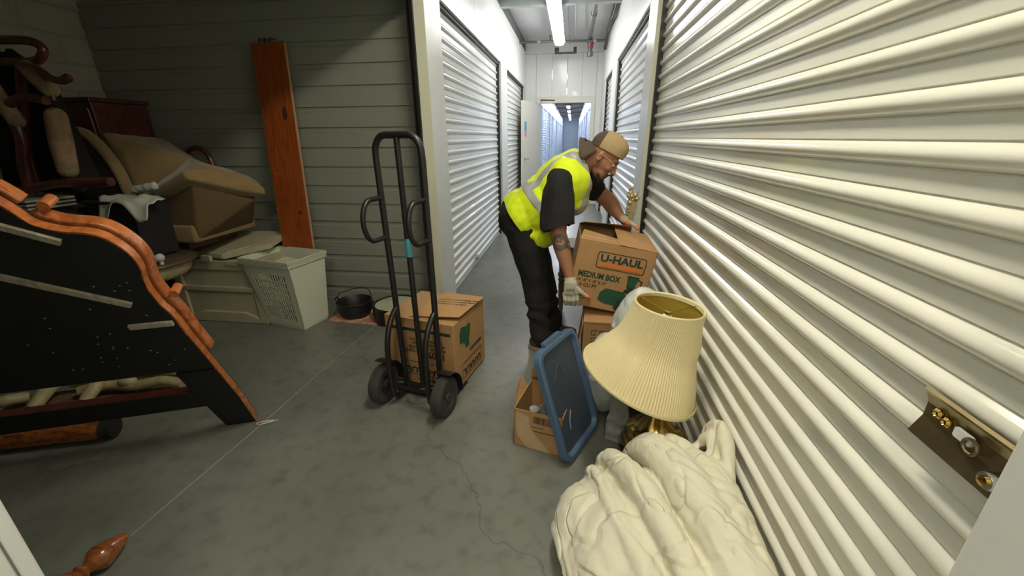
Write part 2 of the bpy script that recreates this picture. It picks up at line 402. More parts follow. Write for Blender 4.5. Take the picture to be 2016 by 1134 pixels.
door_l1 = shutter(2, -1.10, 3.5, 6.33, 1, SHUTW, 'white roll-up shutter nearest on the left of the corridor')
door_l2 = shutter(3, -1.10, 6.9, 9.3, 1, SHUTW, 'white roll-up shutter farther along the left of the corridor')
door_r2 = shutter(4, .625, 3.87, 6.4, -1, SHUTW, 'white roll-up shutter on the right behind the man', ztop=HL + .06)
door_r3 = shutter(5, .625, 7.15, 8.6, -1, SHUTW, 'narrow white roll-up shutter far along the right wall')

def pier(name, x0, x1, y0, y1, z1=HL, m=PIER, label=None, z0=0):
    return sbuild(G().box(x0, x1, y0, y1, z0, z1), name, m, label, bevel=.004)
# left wall of the corridor
pier('wall_left_post', XL - .10, XL, 3.13, 3.5, WT, PIER, 'grey steel corner post between the open unit and the first left shutter')
sbuild(G().box(XL - .075, XL + .001, 3.118, 3.1305, 0, HL + .3), 'trim_10', BEIGE, 'beige return face of the corner post')
sbuild(G().box(XL - .10, XL - .077, 3.10, 3.13, 0, HL + .3).box(XL - .125, XL - .115, 3.11, 3.16, 0, HL + .3), 'trim_11', BLACKM, 'black door track on the corner post')
pier('wall_left_pier', XL - .10, XL, 6.33, 6.9, label='white pier between the two left shutters')
pier('wall_left_end', XL - .10, XL, 9.3, YE, label='white pier beside the end wall')
def header(name, x0, x1, y0, y1, step, label):
    r = struct(name, label, (0, 0, 0)); n = max(1, round((y1 - y0) / step)); st = (y1 - y0) / n
    a = G().box(x0, x1, 0, st - .003, HL, WT).build('panel', WHITE, r, bevel=.0025); a.location = (0, y0, 0)
    for k in range(1, n): dupe(a, r, (0, y0 + k * st, 0))
    return r
header('wall_left_header', XL - .08, XL, 3.5, YE, .6, 'white steel header panels over the left shutters')
header('wall_right_header', XR, XR + .08, 3.5, YE, .6, 'white steel header panels over the right shutters')
header('wall_right_near_header', XR, XR + .08, -3.1, 3.5, 1.1, 'white header over the near right shutter')
header('wall_unit_header', XL - .03, XL, .44, 3.13, .9, 'header above the open unit doorway')
# dark strips painted in for the shade in the gap over each shutter
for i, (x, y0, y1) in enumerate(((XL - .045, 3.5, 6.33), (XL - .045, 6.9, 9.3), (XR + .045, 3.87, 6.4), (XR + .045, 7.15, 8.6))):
    sbuild(G().box(x - .02, x + .02, y0, y1, HL - .03, HL + .04), f'trim_{12 + i}', DARK, 'dark strip painted as the shade above shutter')
# dark guide tracks at the far edge of each shutter
for i, (x, y) in enumerate(((XL - .05, 6.31), (XL - .05, 9.28), (XR + .045, 6.38), (XR + .045, 8.58), (XR + .05, 3.475))):
    sbuild(G().box(x - .022, x + .022, y - .012, y + .02, 0, HL), f'trim_{16 + i}', BLACKM, 'black shutter guide track')
# rolled steel drum over the open unit
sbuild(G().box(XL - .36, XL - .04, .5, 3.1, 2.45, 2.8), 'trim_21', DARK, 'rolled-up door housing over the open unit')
# near left wall
pier('wall_left_near', XL - .10, XL, -3.1, .44, WT, PIER, 'pale steel jamb of the open unit beside the camera')
sbuild(G().box(XL - .001, XL + .0015, .409, .412, 0, HL + .3), 'trim_22', mat('seam_line', (.16, .16, .15), rough=.7), 'thin seam line on the near jamb')
# right wall
pier('wall_right_post', XR, XR + .10, 3.5, 3.87, HL, PIER, 'grey steel pier beside the near right shutter')
sbuild(G().box(XR - .001, XR + .045, 3.488, 3.5, 0, HL + .3), 'trim_23', BEIGE, 'beige return face of the right pier')
pier('wall_right_pier', XR, XR + .10, 6.4, 7.15, label='white pier between the right shutters')
pier('wall_right_end', XR, XR + .10, 8.6, YE, label='white pier beside the far doorway')
pier('wall_right_near', XR, XR + .10, -3.1, .49, WT, PIER, 'pale jamb of the near right shutter')
sbuild(G().box(XL - .1, XR + .1, -3.2, -3.1, 0, WT + .2), 'wall_back', WHITE, 'white wall behind the camera')

# ---- open unit on the left: corrugated partition, block wall
pr_ = struct('wall_partition', 'grey corrugated steel partition at the back of the open unit', (-3.95, 3.3, 0))
W = -1.13 + 3.95; p = .152
prof = [(0, .0), (.110, 0), (.114, .012), (.146, .012), (.150, 0), (p, 0)]
g = G(); poly = [(d, z) for z, d in prof] + [(.02, p), (.02, 0)]
n = len(poly); g.add([(0, q[0], q[1]) for q in poly] + [(W, q[0], q[1]) for q in poly], [tuple(range(n)), tuple(range(2 * n - 1, n - 1, -1))] + [(i, n + i, n + (i + 1) % n, (i + 1) % n) for i in range(n)])
a = g.build('panel', PART, pr_); a.location = (0, 0, .0)
for k in range(1, 21): dupe(a, pr_, (0, 0, k * p))
wl = struct('wall_left', 'painted concrete block wall at the far side of the open unit', (-3.95, 0, 0))
G().box(-.12, -.006, .3, 3.35, 0, 3.2).build('mortar', MORTAR, wl)
bk = G().box(-.10, 0, .004, .396, .004, .196).build('block', BLOCK, wl, bevel=.006, seg=1); first = True
for r_ in range(16):
    for c_ in range(9):
        y0 = .3 + c_ * .4 - (.2 if r_ % 2 else 0)
        if y0 < .25 or y0 + .4 > 3.55: continue
        loc = (random.uniform(-.003, .003), y0, r_ * .2)
        if first: bk.location = loc; first = False
        else: dupe(bk, wl, loc)
sbuild(G().box(-4.05, XL - .1, .30, .42, 0, 3.2), 'wall_near', PART, 'grey partition on the near side of the open unit')
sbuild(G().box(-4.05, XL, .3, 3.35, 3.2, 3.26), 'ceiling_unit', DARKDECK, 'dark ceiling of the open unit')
sbuild(G().box(-3.95, XL - .12, 3.285, 3.30, 0, .035), 'baseboard_partition', PART, 'steel base channel of the partition')

# ---- end wall, doorway, door leaf
DX0, DX1, DZ = -.70, .36, 2.11
ew = struct('wall_end', 'white panelled end wall above the doorway', (0, YE, 0))
xs = [XL - .1, -.80, -.47, -.16, .15, .44, XR + .1]
for i in range(6):
    z0 = 2.225 if -.85 < xs[i] < .43 else 0
    G().box(xs[i] + .002, xs[i + 1] - .002, 0, .12, z0, 3.03).build('panel', WHITE, ew, bevel=.003)
G().box(XL - .1, XR + .1, .01, .12, 3.035, CEIL).build('panel', WHITE, ew)
fr = struct('door_frame', 'cream steel frame of the far doorway', (0, YE, 0))
G().box(-.80, .44, -.02, .14, DZ, 2.225).build('lintel', DOORC, fr, bevel=.004)
for x0, x1 in ((-.80, DX0), (DX1, .44)): G().box(x0, x1, -.02, .14, 0, DZ).build('jamb', DOORC, fr, bevel=.004)
ang = math.radians(-106)
dl = struct('door_6', 'cream door standing open at the end of the corridor', (DX0 + .01, YE - .03, 0)); dl.rotation_euler = (0, 0, ang)
G().box(0, 1.0, -.045, 0, .01, DZ - .01).build('leaf', DOORC, dl, bevel=.003)
h = G(); h.lathe([(.028, 0), (.028, .01)], 16, Matrix.Translation((.93, 0, 1.02)) @ Matrix.Rotation(-PI / 2, 4, 'X'))
h.tube([(.93, .0, 1.02), (.93, .05, 1.02), (.83, .055, 1.02)], .010, 8); h.build('lever_handle', CHROME, dl, smooth=True)
G().box(.82, .93, .0, .002, 1.55, 1.72).build('notice', BLUESIGN, dl)
G().box(.82, .93, .0, .002, 1.44, 1.545).build('notice', PINKSIGN, dl)
g = G(); g.tube([(.05, .02, DZ + .03), (.35, .12, DZ + .03), (.15, .35, DZ + .03)], .012, 6); g.build('door_closer_arm', BLACKM, dl)

# ---- corridor beyond the doorway
FE = 46.0
BLUECAST = mat('white_steel_blue_cast', (.62, .68, .78), rough=.35)  # white steel with the bluish light of the far corridor in its colour
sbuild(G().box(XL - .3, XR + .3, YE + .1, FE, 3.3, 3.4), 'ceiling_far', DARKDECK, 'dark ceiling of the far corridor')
for i in range(20):
    y = YE + .9 + i * 1.6
    sbuild(G().box(XL - .2, XR + .2, y, y + .07, 3.08, 3.3), f'trim_{40 + i}', PIPE, 'steel purlin in the far corridor')
sbuild(G().box(XL - .1, XR + .1, FE, FE + .1, 0, 3.3), 'wall_far', BLUECAST, 'pale wall closing the far corridor, bluish light put into its colour')
sbuild(G().box(-.62, .15, FE - .03, FE, 0, 2.1).box(-.66, .19, FE - .05, FE - .02, 2.1, 2.16), 'door_7', BLUECAST, 'pale double door at the far end')
fd = {}
for side, x, out in ((0, XL, 1), (1, XR, -1)):
    for i in range(13):
        y0 = YE + .35 + i * 2.75
        key = side
        r = G()
        if key not in fd:
            pts = slat_profile(.0885)
            for k in range(27):
                o = slat_mesh(2.2, .0885, out, SHUTW); r.add([(v[0], v[1], v[2] + .03 + k * .0885) for v in o.v], o.f)
            o = r.build(f'door_{8 + side * 13}', BLUECAST, smooth=50); fd[key] = o
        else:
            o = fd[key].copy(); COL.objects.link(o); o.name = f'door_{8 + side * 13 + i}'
        o.location = (x - out * .06, y0, 0); tag(o, 'pale roll-up shutter lining the far corridor, bluish light put into its colour', kind='structure')
        sbuild(G().box(min(x, x - out * .1), max(x, x - out * .1), y0 + 2.2, y0 + 2.75, 0, 2.4), f'wall_far_pier_{side * 13 + i}', BLUECAST, 'pale pier in the far corridor')
    sbuild(G().box(min(x, x - out * .1), max(x, x - out * .1), YE + .1, YE + .35, 0, 2.4), f'wall_far_pier_{30 + side}', BLUECAST, 'pale pier in the far corridor')
    sbuild(G().box(min(x, x - out * .1), max(x, x - out * .1), YE + .1, FE, 2.4, 3.3), f'wall_far_header_{side}', BLUECAST, 'pale header wall of the far corridor')

# ---- lamps
def lens(name, col, e): return mat(name, (.9, .9, .9), rough=.4, emit=col, es=e)
LN = lens('near_lamp_lens', (1, .94, .74), LAMP_NEAR); LM = lens('mid_lamp_lens', (1, .985, .96), LAMP_MID); LF = lens('far_lamp_lens', (.86, .92, 1), LAMP_FAR)
def ceiling_light(x, y0, y1, m, label, group=None, z=2.98):
    t = thing('ceiling_light', label, 'light', (x, (y0 + y1) / 2, z), group=group); L = (y1 - y0) / 2
    G().prism([(-.06, .07), (.06, .07), (.095, .045), (.095, .035), (-.095, .035), (-.095, .045)], -L, L).build('housing', WHITE, t)
    G().prism([(-.09, .034), (.09, .034), (.07, .0), (.025, -.012), (-.025, -.012), (-.07, .0)], -L + .01, L - .01).build('diffuser', m, t)
    for s in (-1, 1): G().box(-.008, .008, s * L * .7 - .008, s * L * .7 + .008, .07, CEIL - z).build('hanger', GALV, t)
    return t
ceiling_light(-.30, 5.2, 8.4, LM, 'long bright fluorescent strip light over the corridor before the doorway')
ceiling_light(.02, -2.0, -.6, LN, 'warm fluorescent strip light behind the camera end of the corridor')
ceiling_light(.02, .9, 2.1, LN, 'warm fluorescent strip light over the near corridor just ahead of the camera')
FLAB = ['nearest strip light seen through the far doorway', 'second nearest strip light seen through the far doorway', 'third strip light seen through the far doorway']
for i in range(8): ceiling_light(-.30, 11.5 + i * 4.3, 13.2 + i * 4.3, LF, FLAB[i] if i < 3 else 'tiny distant strip light deep in the far corridor', 'strip lights beyond the doorway')

# ---- pipes, conduit
t = thing('sprinkler_pipe', 'long grey sprinkler pipe running along the corridor ceiling', 'pipe', (.24, 0, 3.12))
G().tube([(0, 1.0, 0), (0, 8.6, 0)], .036, 14).build('pipe', PIPE, t, smooth=True)
G().tube([(0, 7.05, 0), (0, 7.15, 0)], .045, 14).build('coupling', PIPE, t, smooth=True)
G().tube([(.005, 8.6, 0), (.01, 8.75, -.02), (.02, 8.8, -.25)], .04, 12).tube([(.02, 8.8, -.2), (.02, 8.8, -.27)], .055, 12).build('end_elbow', PIPE, t, smooth=True)
G().tube([(-.04, 8.78, -.06), (.08, 8.78, -.06)], .018, 8).tube([(.02, 8.78, -.03), (.02, 8.78, -.14)], .05, 12).build('red_valve', RED, t)
t = thing('cross_pipe', 'dark pipe crossing the corridor in front of the end wall', 'pipe', (-.25, 8.45, 3.055))
G().tube([(-.86, 0, 0), (.84, .12, 0)], .020, 10).build('pipe', PIPE, t, smooth=True)
G().tube([(-.45, 0, 0), (-.40, 0, 0)], .028, 10).build('coupling', GALV, t); G().tube([(.55, .08, 0), (.6, .085, 0)], .028, 10).build('coupling', GALV, t)
G().tube([(-.22, .0, 0), (-.22, 0, .09)], .012, 8).lathe([(.03, .08), (.03, .085)], 10, Matrix.Translation((-.22, 0, 0))).build('sprinkler_head', PIPE, t)
t = thing('cable_conduit', 'thin conduit hanging beside the strip light above the doorway', 'conduit', (-.13, 8.9, 2.95))
G().tube([(0, -3, .22), (0, .18, .16)], .008, 6).build('rod', GALV, t); G().tube([(.1, -3, .22), (.1, .18, .16)], .006, 6).build('rod', GALV, t)
G().box(-.28, .14, .16, .2, 0, .03).box(-.28, -.2, .1, .2, 0, .1).box(.08, .14, .1, .2, 0, .1).build('bracket', BLACKM, t)
t = thing('cable_bundle', 'black cables sagging along the top of the right corridor wall', 'cable', (XR - .05, 7, 3.0))
G().tube([(0, -2.2, .2), (.0, -1.6, .1), (.02, -.9, .16), (0, -.2, .02), (.01, .6, .12), (0, 1.4, -.1)], .03, 8).build('cable', BLACKM, t, smooth=True)
G().tube([(-.03, -2, .2), (-.04, -1.2, .06), (-.02, -.4, .12), (-.03, .6, .0)], .014, 6).build('cable', BLACKM, t, smooth=True)

# small catch and shutter bits on the first left shutter
t = thing('shutter_latch', 'small steel latch near the bottom of the first left shutter', 'latch', (-1.075, 4.55, .10))
G().box(-.002, .02, -.06, .06, -.02, .02).box(.02, .035, -.02, .02, -.03, .015).build('bolt', GALV, t, bevel=.003)
t = thing('shutter_latch', 'small dark latch on the far edge of the first left shutter at chest height', 'latch', (-1.07, 6.22, 1.05))
G().box(0, .03, -.07, .07, -.03, .03).build('bolt', BLACKM, t, bevel=.003)

# ---- brass latch plate on the near right shutter
t = thing('shutter_lock_plate', 'aged brass slide latch plate with cylinder lock on the near right shutter', 'lock', (.600, .557, 1.000))
pl = [(-.004, -.048), (-.010, -.044), (-.004, -.030), (.004, -.012), (.004, .014), (-.003, .032), (-.010, .040), (-.004, .043), (.009, .016), (.009, -.014), (.001, -.034)]
g = G(); n = len(pl); A, B = -.085, .103
g.add([(q[0], A, q[1]) for q in pl] + [(q[0], B, q[1]) for q in pl], [tuple(range(n)), tuple(range(2 * n - 1, n - 1, -1))] + [(i, n + i, n + (i + 1) % n, (i + 1) % n) for i in range(n)])
g.build('plate', BRASSD, t)
for y, z in ((.077, .008), (.060, .004)):
    G().lathe([(.0085, 0), (.0085, .003), (.005, .006), (.003, .003)], 16, Matrix.Translation((.003, y, z)) @ Matrix.Rotation(-PI / 2, 4, 'Y')).build('rivet', BRASS, t, smooth=True)
G().prism(rrect(.010, .040, -.006, .011, .004), -.0, .0045, Matrix.Translation((-.0045, 0, .003)), axis='x').build('slot', WHITE, t)
G().tube([Vector(q) for q in arc((-.006, .008, .001), .011, 0, 2 * PI, 20, 'yz')][:-1], .003, 8, closed=True).build('padlock_eye', BRASSD, t, smooth=True)
g = G().lathe([(.0135, -.002), (.0135, .026), (.0115, .030)], 24, Matrix.Translation((.0, -.047, -.010)) @ Matrix.Rotation(-PI / 2, 4, 'Y')); o = g.build('lock_cylinder', CHROME, t, smooth=True)
G().lathe([(.007, .029), (.007, .033), (.004, .034)], 20, Matrix.Translation((.0, -.047, -.010)) @ Matrix.Rotation(-PI / 2, 4, 'Y')).build('keyway', BRASS, o, smooth=True)
G().tube([(-.002, -.050, -.008), (-.004, -.10, -.008)], .0125, 14).build('lock_barrel', BRASSD, t, smooth=True)

# ================================================================ HAND TRUCK AND ITS BOX
ht_u = Vector((.978, -.208, 0)); ht_v = Vector((.208, .978, 0))
HM = Matrix((( ht_u.x, ht_v.x, 0, -.797), (ht_u.y, ht_v.y, 0, 1.957), (0, 0, 1, 0), (0, 0, 0, 1)))
t = thing('hand_truck', 'tall black tubular steel hand truck with loop handles and two rubber wheels', 'hand truck', M=HM)
R1 = .0162
lean = lambda z: -.015 - .02 * z      # frame leans back a touch
def fp(x, z): return (x, lean(z), z)
g = G(); pts = [fp(-.115, .06), fp(-.122, .7), fp(-.128, 1.33)]
pts += [fp(-.063 - .065 * math.cos(a), 1.36 + .085 * math.sin(a)) for a in [PI / 2 * i / 6 for i in range(1, 7)]]
pts += [fp(.063 + .065 * math.sin(a), 1.36 + .085 * math.cos(a)) for a in [PI / 2 * i / 6 for i in range(0, 6)]]
pts += [fp(.128, 1.33), fp(.122, .7), fp(.115, .06)]
g.tube(pts, R1, 12); g.build('main_frame', BLACKM, t, smooth=True)
G().tube([fp(0, .06), fp(0, 1.435)], R1 * .95, 12).build('centre_tube', BLACKM, t, smooth=True)
for s in (-1, 1):
    x = s * .125
    p3 = [fp(x, 1.155)] + [(x, lean(1.05) - .090 - .070 * math.sin(a), 1.055 + .10 * math.cos(a)) for a in [PI * i / 10 for i in range(0, 11)]] + [fp(x, .955)]
    G().tube(smoothpts(p3, 2), .0125, 10).build('loop_handle', BLACKM, t, smooth=True)
    x = s * .118
    p4 = [fp(x, .56), (x, -.06, .54), (x, -.11, .48), (x, -.145, .38), (x, -.15, .24), (x, -.145, .10), (x, -.12, .05), (x, -.06, .035), (x, -.01, .035)]
    G().tube(smoothpts(p4, 4), R1 * .95, 10).build('wheel_stay', BLACKM, t, smooth=True)
G().tube([(-.21, -.12, .115), (.21, -.12, .115)], .009, 8).build('axle', BLACKM, t, smooth=True)
G().box(-.125, .125, -.035, -.02, .05, .085).tube([(-.12, -.02, .09), (-.02, -.11, .11)], .007, 6).tube([(.12, -.02, .09), (.02, -.11, .11)], .007, 6).build('cross_bar', BLACKM, t, bevel=.002)
G().box(-.18, .18, .0, .20, .004, .010).box(-.18, .18, -.02, .0, .004, .05).build('toe_plate', BLACKM, t, bevel=.002)
for s in (-1, 1):
    Mw = Matrix.Translation((s * .195, -.12, .115)) @ Matrix.Rotation(PI / 2, 4, 'Y')
    prof = [(.062, -.03), (.098, -.032), (.110, -.024), (.112, -.016), (.115, -.014), (.115, -.006), (.112, -.004), (.112, .004), (.115, .006), (.115, .014), (.112, .016), (.110, .024), (.098, .032), (.062, .03), (.060, 0), (.062, -.03)]
    wv = G().lathe(prof, 40, Mw, caps=False).build('wheel', RUBBER, t, smooth=30)
    g = G().lathe([(.061, -.022), (.061, -.016), (.045, -.012), (.045, .012), (.061, .016), (.061, .022), (.056, .022), (.04, .014), (.022, .018), (.022, .03), (.012, .032), (.012, -.032), (.022, -.03), (.022, -.018), (.04, -.014), (.056, -.022), (.061, -.022)], 28, Mw, caps=False)
    g.build('rim', RIM, wv, smooth=True)
    G().prism(rrect(-.05, .05, -.035, .035, .02), s * .135, s * .16, Matrix.Translation((0, .0, .20)) , axis='x') if False else None
    G().prism([(-.20, .10), (-.20, .17), (-.17, .225), (-.02, .225), (-.02, .21), (-.15, .205), (-.17, .18)], s * .165, s * .215, axis='x').build('mudguard', BLACKM, t, bevel=.003) if False else None
# quarter fenders standing above each wheel against the frame
for s in (-1, 1):
    g = G()
    for k in range(7):
        a0 = math.radians(-15 + k * 15); a1 = math.radians(k * 15)
        r = .135; y = lambda a: -.12 + r * math.cos(a); z = lambda a: .115 + r * math.sin(a)
        x0, x1 = (s * .15, s * .24)
        g.add([(x0, y(a0), z(a0)), (x1, y(a0), z(a0)), (x1, y(a1), z(a1)), (x0, y(a1), z(a1)), (x0, y(a0), z(a0) + .004), (x1, y(a0), z(a0) + .004), (x1, y(a1), z(a1) + .004), (x0, y(a1), z(a1) + .004)],
              [(0, 1, 2, 3), (4, 5, 6, 7), (0, 1, 5, 4), (1, 2, 6, 5), (2, 3, 7, 6), (3, 0, 4, 7)])
    g.build('fender', BLACKM, t)
G().tube([fp(0, .86), fp(0, .955)], R1 * 1.02, 12).build('sticker', LABEL, t, smooth=True)['label'] = 'light blue sticker wrapped on the middle tube'

def logo(parent, loc, rot, wd, bar=True, name='logo'):
    # word mark in a rounded frame over an orange bar; origin bottom left
    R = Euler(rot).to_matrix().to_4x4(); Mx = Matrix.Translation(loc) @ R
    hgt = wd * .36; th = wd * .017
    e = bpy.data.objects.new(name, None); COL.objects.link(e); e.parent = parent; e.matrix_basis = Mx; e.empty_display_size = .02
    o = rrect(0, wd, 0, hgt, hgt * .16); i = rrect(th, wd - th, th, hgt - th, hgt * .13); n = len(o)
    G().add([(p[0], p[1], .0012) for p in o] + [(p[0], p[1], .0012) for p in i], [(k, (k + 1) % n, n + (k + 1) % n, n + k) for k in range(n)]).build('frame_line', INKG, e)
    text('lettering', 'U-HAUL', wd * .215, INKG, e, (wd * .5, hgt * .44, .001), (0, 0, 0), bold=wd * .0065, align='CENTER', sx=1.12, spacing=1.0)
    if bar: G().prism(rrect(wd * .06, wd * .94, hgt * .13, hgt * .36, .002), .0006, .0012, axis='z').build('bar', INKO, e)
    return e
def flat(parent, poly, m, loc, rot, name='print', z=.001):
    o = G().add([(p[0], p[1], z) for p in poly], [tuple(range(len(poly)))]).build(name, m, parent)
    o.matrix_basis = Matrix.Translation(loc) @ Euler(rot).to_matrix().to_4x4(); return o
def blendershape(): return [(0, 0), (.075, 0), (.07, .03), (.055, .04), (.062, .06), (.075, .15), (.08, .16), (.0, .16), (.005, .15), (.012, .06), (.02, .04), (.005, .03)]
def toaster(): return [(0, .02), (.03, .0), (.11, -.005), (.135, .03), (.14, .075), (.115, .095), (.03, .10), (.005, .07)]
def pot(): return [(.0, .0), (.02, -.012), (.07, -.012), (.088, .0), (.075, .06), (.06, .072), (.025, .072), (.012, .06)]

BX, BD, BH = .46, .42, .435
bm_ = Matrix(((ht_u.x, ht_v.x, 0, -1.069), (ht_u.y, ht_v.y, 0, 2.094), (0, 0, 1, .012), (0, 0, 0, 1)))
t = thing('moving_box', 'upside-down printed cardboard moving box standing on the hand truck', 'box', M=bm_)
G().box(0, BX, 0, BD, 0, BH - .004).build('carton', CARD, t, bevel=.004)
G().prism([(0, 0), (.29, -.01), (.31, .20), (.29, .41), (0, .42)], BH - .003, BH + .001, axis='z').build('flap', CARD2, t)
g = G(); g.add([(.16, .02, BH + .002), (.47, .06, BH + .022), (.475, .40, BH + .02), (.17, .43, BH + .004), (.16, .02, BH + .006), (.47, .06, BH + .026), (.475, .40, BH + .024), (.17, .43, BH + .008)],
          [(0, 1, 2, 3), (7, 6, 5, 4), (0, 4, 5, 1), (1, 5, 6, 2), (2, 6, 7, 3), (3, 7, 4, 0)]); g.build('flap', CARD, t)
for k, s in enumerate(('ATTENTION: BEFORE ASSEMBLY READ', 'INSTRUCTIONS TO PREVENT INJURY', 'AND DAMAGE TO CONTENTS')):
    text('small_print', s, .020, INKK, t, (.21, .30 - k * .035, BH + .010 + .0), (0, -.062, 0), bold=.0003, sx=.8)
F = (PI / 2, 0, 0)               # front face, normal -Y
Fu = (-PI / 2, PI, 0)            # front face, rotated upside down
def up_front(x, z): return (x, -.0006, z)
flat(t, [(.02, .355), (.44, .355), (.44, .375), (.02, .375)], INKG, (0, -.0006, 0), F, 'stripe')
FU = tuple((Matrix.Rotation(PI / 2, 3, 'X') @ Matrix.Rotation(PI, 3, 'Z')).to_euler())
logo(t, (.37, -.0006, .155), FU, .26, bar=False)
text('lettering', '100%', .062, INKK, t, (.40, -.0006, .235), FU, bold=.0018)
text('lettering', 'BUYBACK GUARANTEE', .026, INKK, t, (.40, -.0006, .262), FU, bold=.0008, sx=.9)
text('lettering', 'TAKE PLENTY!', .028, INKK, t, (.26, -.0006, .235), FU, bold=.0008, sx=.85)
text('lettering', 'RETURN ANY UNUSED', .024, INKK, t, (.40, -.0006, .288), FU, bold=.0006, sx=.9)
text('lettering', 'BOX FOR A FULL REFUND', .022, INKK, t, (.38, -.0006, .312), FU, bold=.0005, sx=.85)
text('lettering', 'MEDIUM BOX', .022, INKK, t, (.33, -.0006, .045), FU, bold=.0005)
RU = tuple((Matrix.Rotation(PI / 2, 3, 'Z') @ Matrix.Rotation(PI / 2, 3, 'X') @ Matrix.Rotation(PI, 3, 'Z')).to_euler())
logo(t, (BX + .0006, .36, .135), RU, .28, bar=False)
text('lettering', 'MEDIUM BOX', .034, INKG, t, (BX + .0006, .36, .195), RU, bold=.001, sx=.8)
flat(t, [(-x, -y) for x, y in [(0, 0), (.05, 0), (.045, .05), (.06, .07), (.075, .13), (.045, .15), (.02, .14), (-.05, .16), (-.075, .12), (-.07, .06), (-.03, .05), (-.01, .04)]][::-1], INKM, (BX + .0006, .14, .22), tuple((Matrix.Rotation(PI / 2, 3, 'Z') @ Matrix.Rotation(PI / 2, 3, 'X') @ Matrix.Rotation(PI, 3, 'Z')).to_euler()), 'mixer_picture') 
t.children[-1]

# ================================================================ PILE BY THE RIGHT WALL
# medium box being lifted
Mb = Matrix.Translation((.0, 2.405, .452)) @ Matrix.Rotation(.165, 4, 'Y') @ Matrix.Rotation(.03, 4, 'X')
t = thing('moving_box', 'printed cardboard moving box tilted in the hands of the man', 'box', M=Mb)
BX, BD, BH = .46, .40, .42
g = G(); T = .004
g.box(0, BX, 0, T, 0, BH).box(0, BX, BD - T, BD, 0, BH).box(0, T, 0, BD, 0, BH).box(BX - T, BX, 0, BD, 0, BH).box(0, BX, 0, BD, 0, T)
g.build('carton', CARD, t)
G().add([(.0, 0, BH), (.24, 0, BH), (.23, .10, BH + .012), (.02, .12, BH + .03), (.0, 0, BH + .004), (.24, 0, BH + .004), (.23, .10, BH + .016), (.02, .12, BH + .034)], [(0, 1, 2, 3), (4, 5, 6, 7), (0, 1, 5, 4), (1, 2, 6, 5), (2, 3, 7, 6), (3, 0, 4, 7)]).build('flap', CARD2, t)
G().add([(BX, .0, BH), (BX, BD, BH), (.22, BD - .02, BH + .035), (.235, .0, BH + .005), (BX, .0, BH + .004), (BX, BD, BH + .004), (.22, BD - .02, BH + .039), (.235, .0, BH + .009)], [(0, 1, 2, 3), (4, 5, 6, 7), (0, 1, 5, 4), (1, 2, 6, 5), (2, 3, 7, 6), (3, 0, 4, 7)]).build('flap', CARD, t)
G().add([(.0, BD, BH), (.35, BD, BH), (.32, BD - .12, BH + .07), (.02, BD - .16, BH + .05), (.0, BD, BH + .004), (.35, BD, BH + .004), (.32, BD - .12, BH + .074), (.02, BD - .16, BH + .054)], [(0, 1, 2, 3), (4, 5, 6, 7), (0, 1, 5, 4), (1, 2, 6, 5), (2, 3, 7, 6), (3, 0, 4, 7)]).build('flap', CARDIN, t)
G().add([(.02, -.001, BH - .015), (.23, -.001, BH - .02), (.235, .05, BH + .011), (.01, .05, BH + .018)], [(0, 1, 2, 3)]).build('tape', TAPE, t)
G().box(.02, BX - .02, .02, BD - .02, .30, .33).build('inner_shade_sheet', DARK, t)  # dark sheet painted as the shade inside the open carton
logo(t, (.125, -.0008, .265), F, .29)
text('lettering', 'MEDIUM BOX', .052, INKG, t, (0.034, -.0008, .195), F, bold=.0016, sx=.80)
text('lettering', '18 1/8" X 18" X 16"', .028, INKK, t, (0.034, -.0008, .162), F, bold=.0005, sx=.8)
text('lettering', '3.0 CU FT', .032, INKK, t, (0.034, -.0008, .13), F, bold=.0009, sx=.95)
flat(t, blendershape(), INKG, (.325, -.0008, .135), F, 'blender_picture').scale = (.95, .72, 1)
flat(t, [(.012, .06), (.06, .06), (.07, .145), (.008, .145)], INKM, (.325, -.0014, .135), F, 'blender_glass').scale = (.95, .72, 1)
g = G().tube([(.395, -.001, .235), (.42, -.001, .225), (.415, -.001, .19), (.392, -.001, .18)], .004, 6); g.build('handle_picture', INKG, t)
flat(t, toaster(), INKM, (.185, -.0012, .045), F, 'toaster_picture').scale = (1.2, 1.0, 1)
flat(t, pot(), INKG, (.29, -.0020, .022), F, 'pot_picture').scale = (1.1, .95, 1)
flat(t, rrect(.05, .105, .05, .10, .006), INKK, (0, -.0006, 0), F, 'stamp_picture')
flat(t, rrect(.053, .102, .053, .097, .005), CARD, (0, -.0010, 0), F, 'stamp_picture')
text('lettering', 'A', .03, INKK, t, (.075, -.0014, .065), F, bold=.001)

t = thing('cardboard_box', 'lower cardboard box with caved top under the lifted moving box', 'box', (.115, 2.33, 0), (0, 0, -.02))
BX, BD, BH = .40, .42, .355
G().box(0, BX, 0, BD, 0, BH).build('carton', CARD2, t, bevel=.005)
G().add([(.0, -.004, BH), (.40, -.004, BH), (.40, .2, BH + .012), (.01, .2, BH + .015), (.0, -.004, BH + .006), (.40, -.004, BH + .006), (.40, .2, BH + .018), (.01, .2, BH + .021)], [(0, 1, 2, 3), (4, 5, 6, 7), (0, 1, 5, 4), (1, 2, 6, 5), (2, 3, 7, 6), (3, 0, 4, 7)]).build('flap', CARD, t)
G().add([(-.001, .0, .34), (-.045, .0, .02), (-.04, .2, .02), (-.001, .2, .34), (-.007, .0, .34), (-.051, .0, .02), (-.046, .2, .02), (-.007, .2, .34)], [(0, 1, 2, 3), (4, 5, 6, 7), (0, 1, 5, 4), (1, 2, 6, 5), (2, 3, 7, 6), (3, 0, 4, 7)]).build('flap', CARD2, t)
g = G()
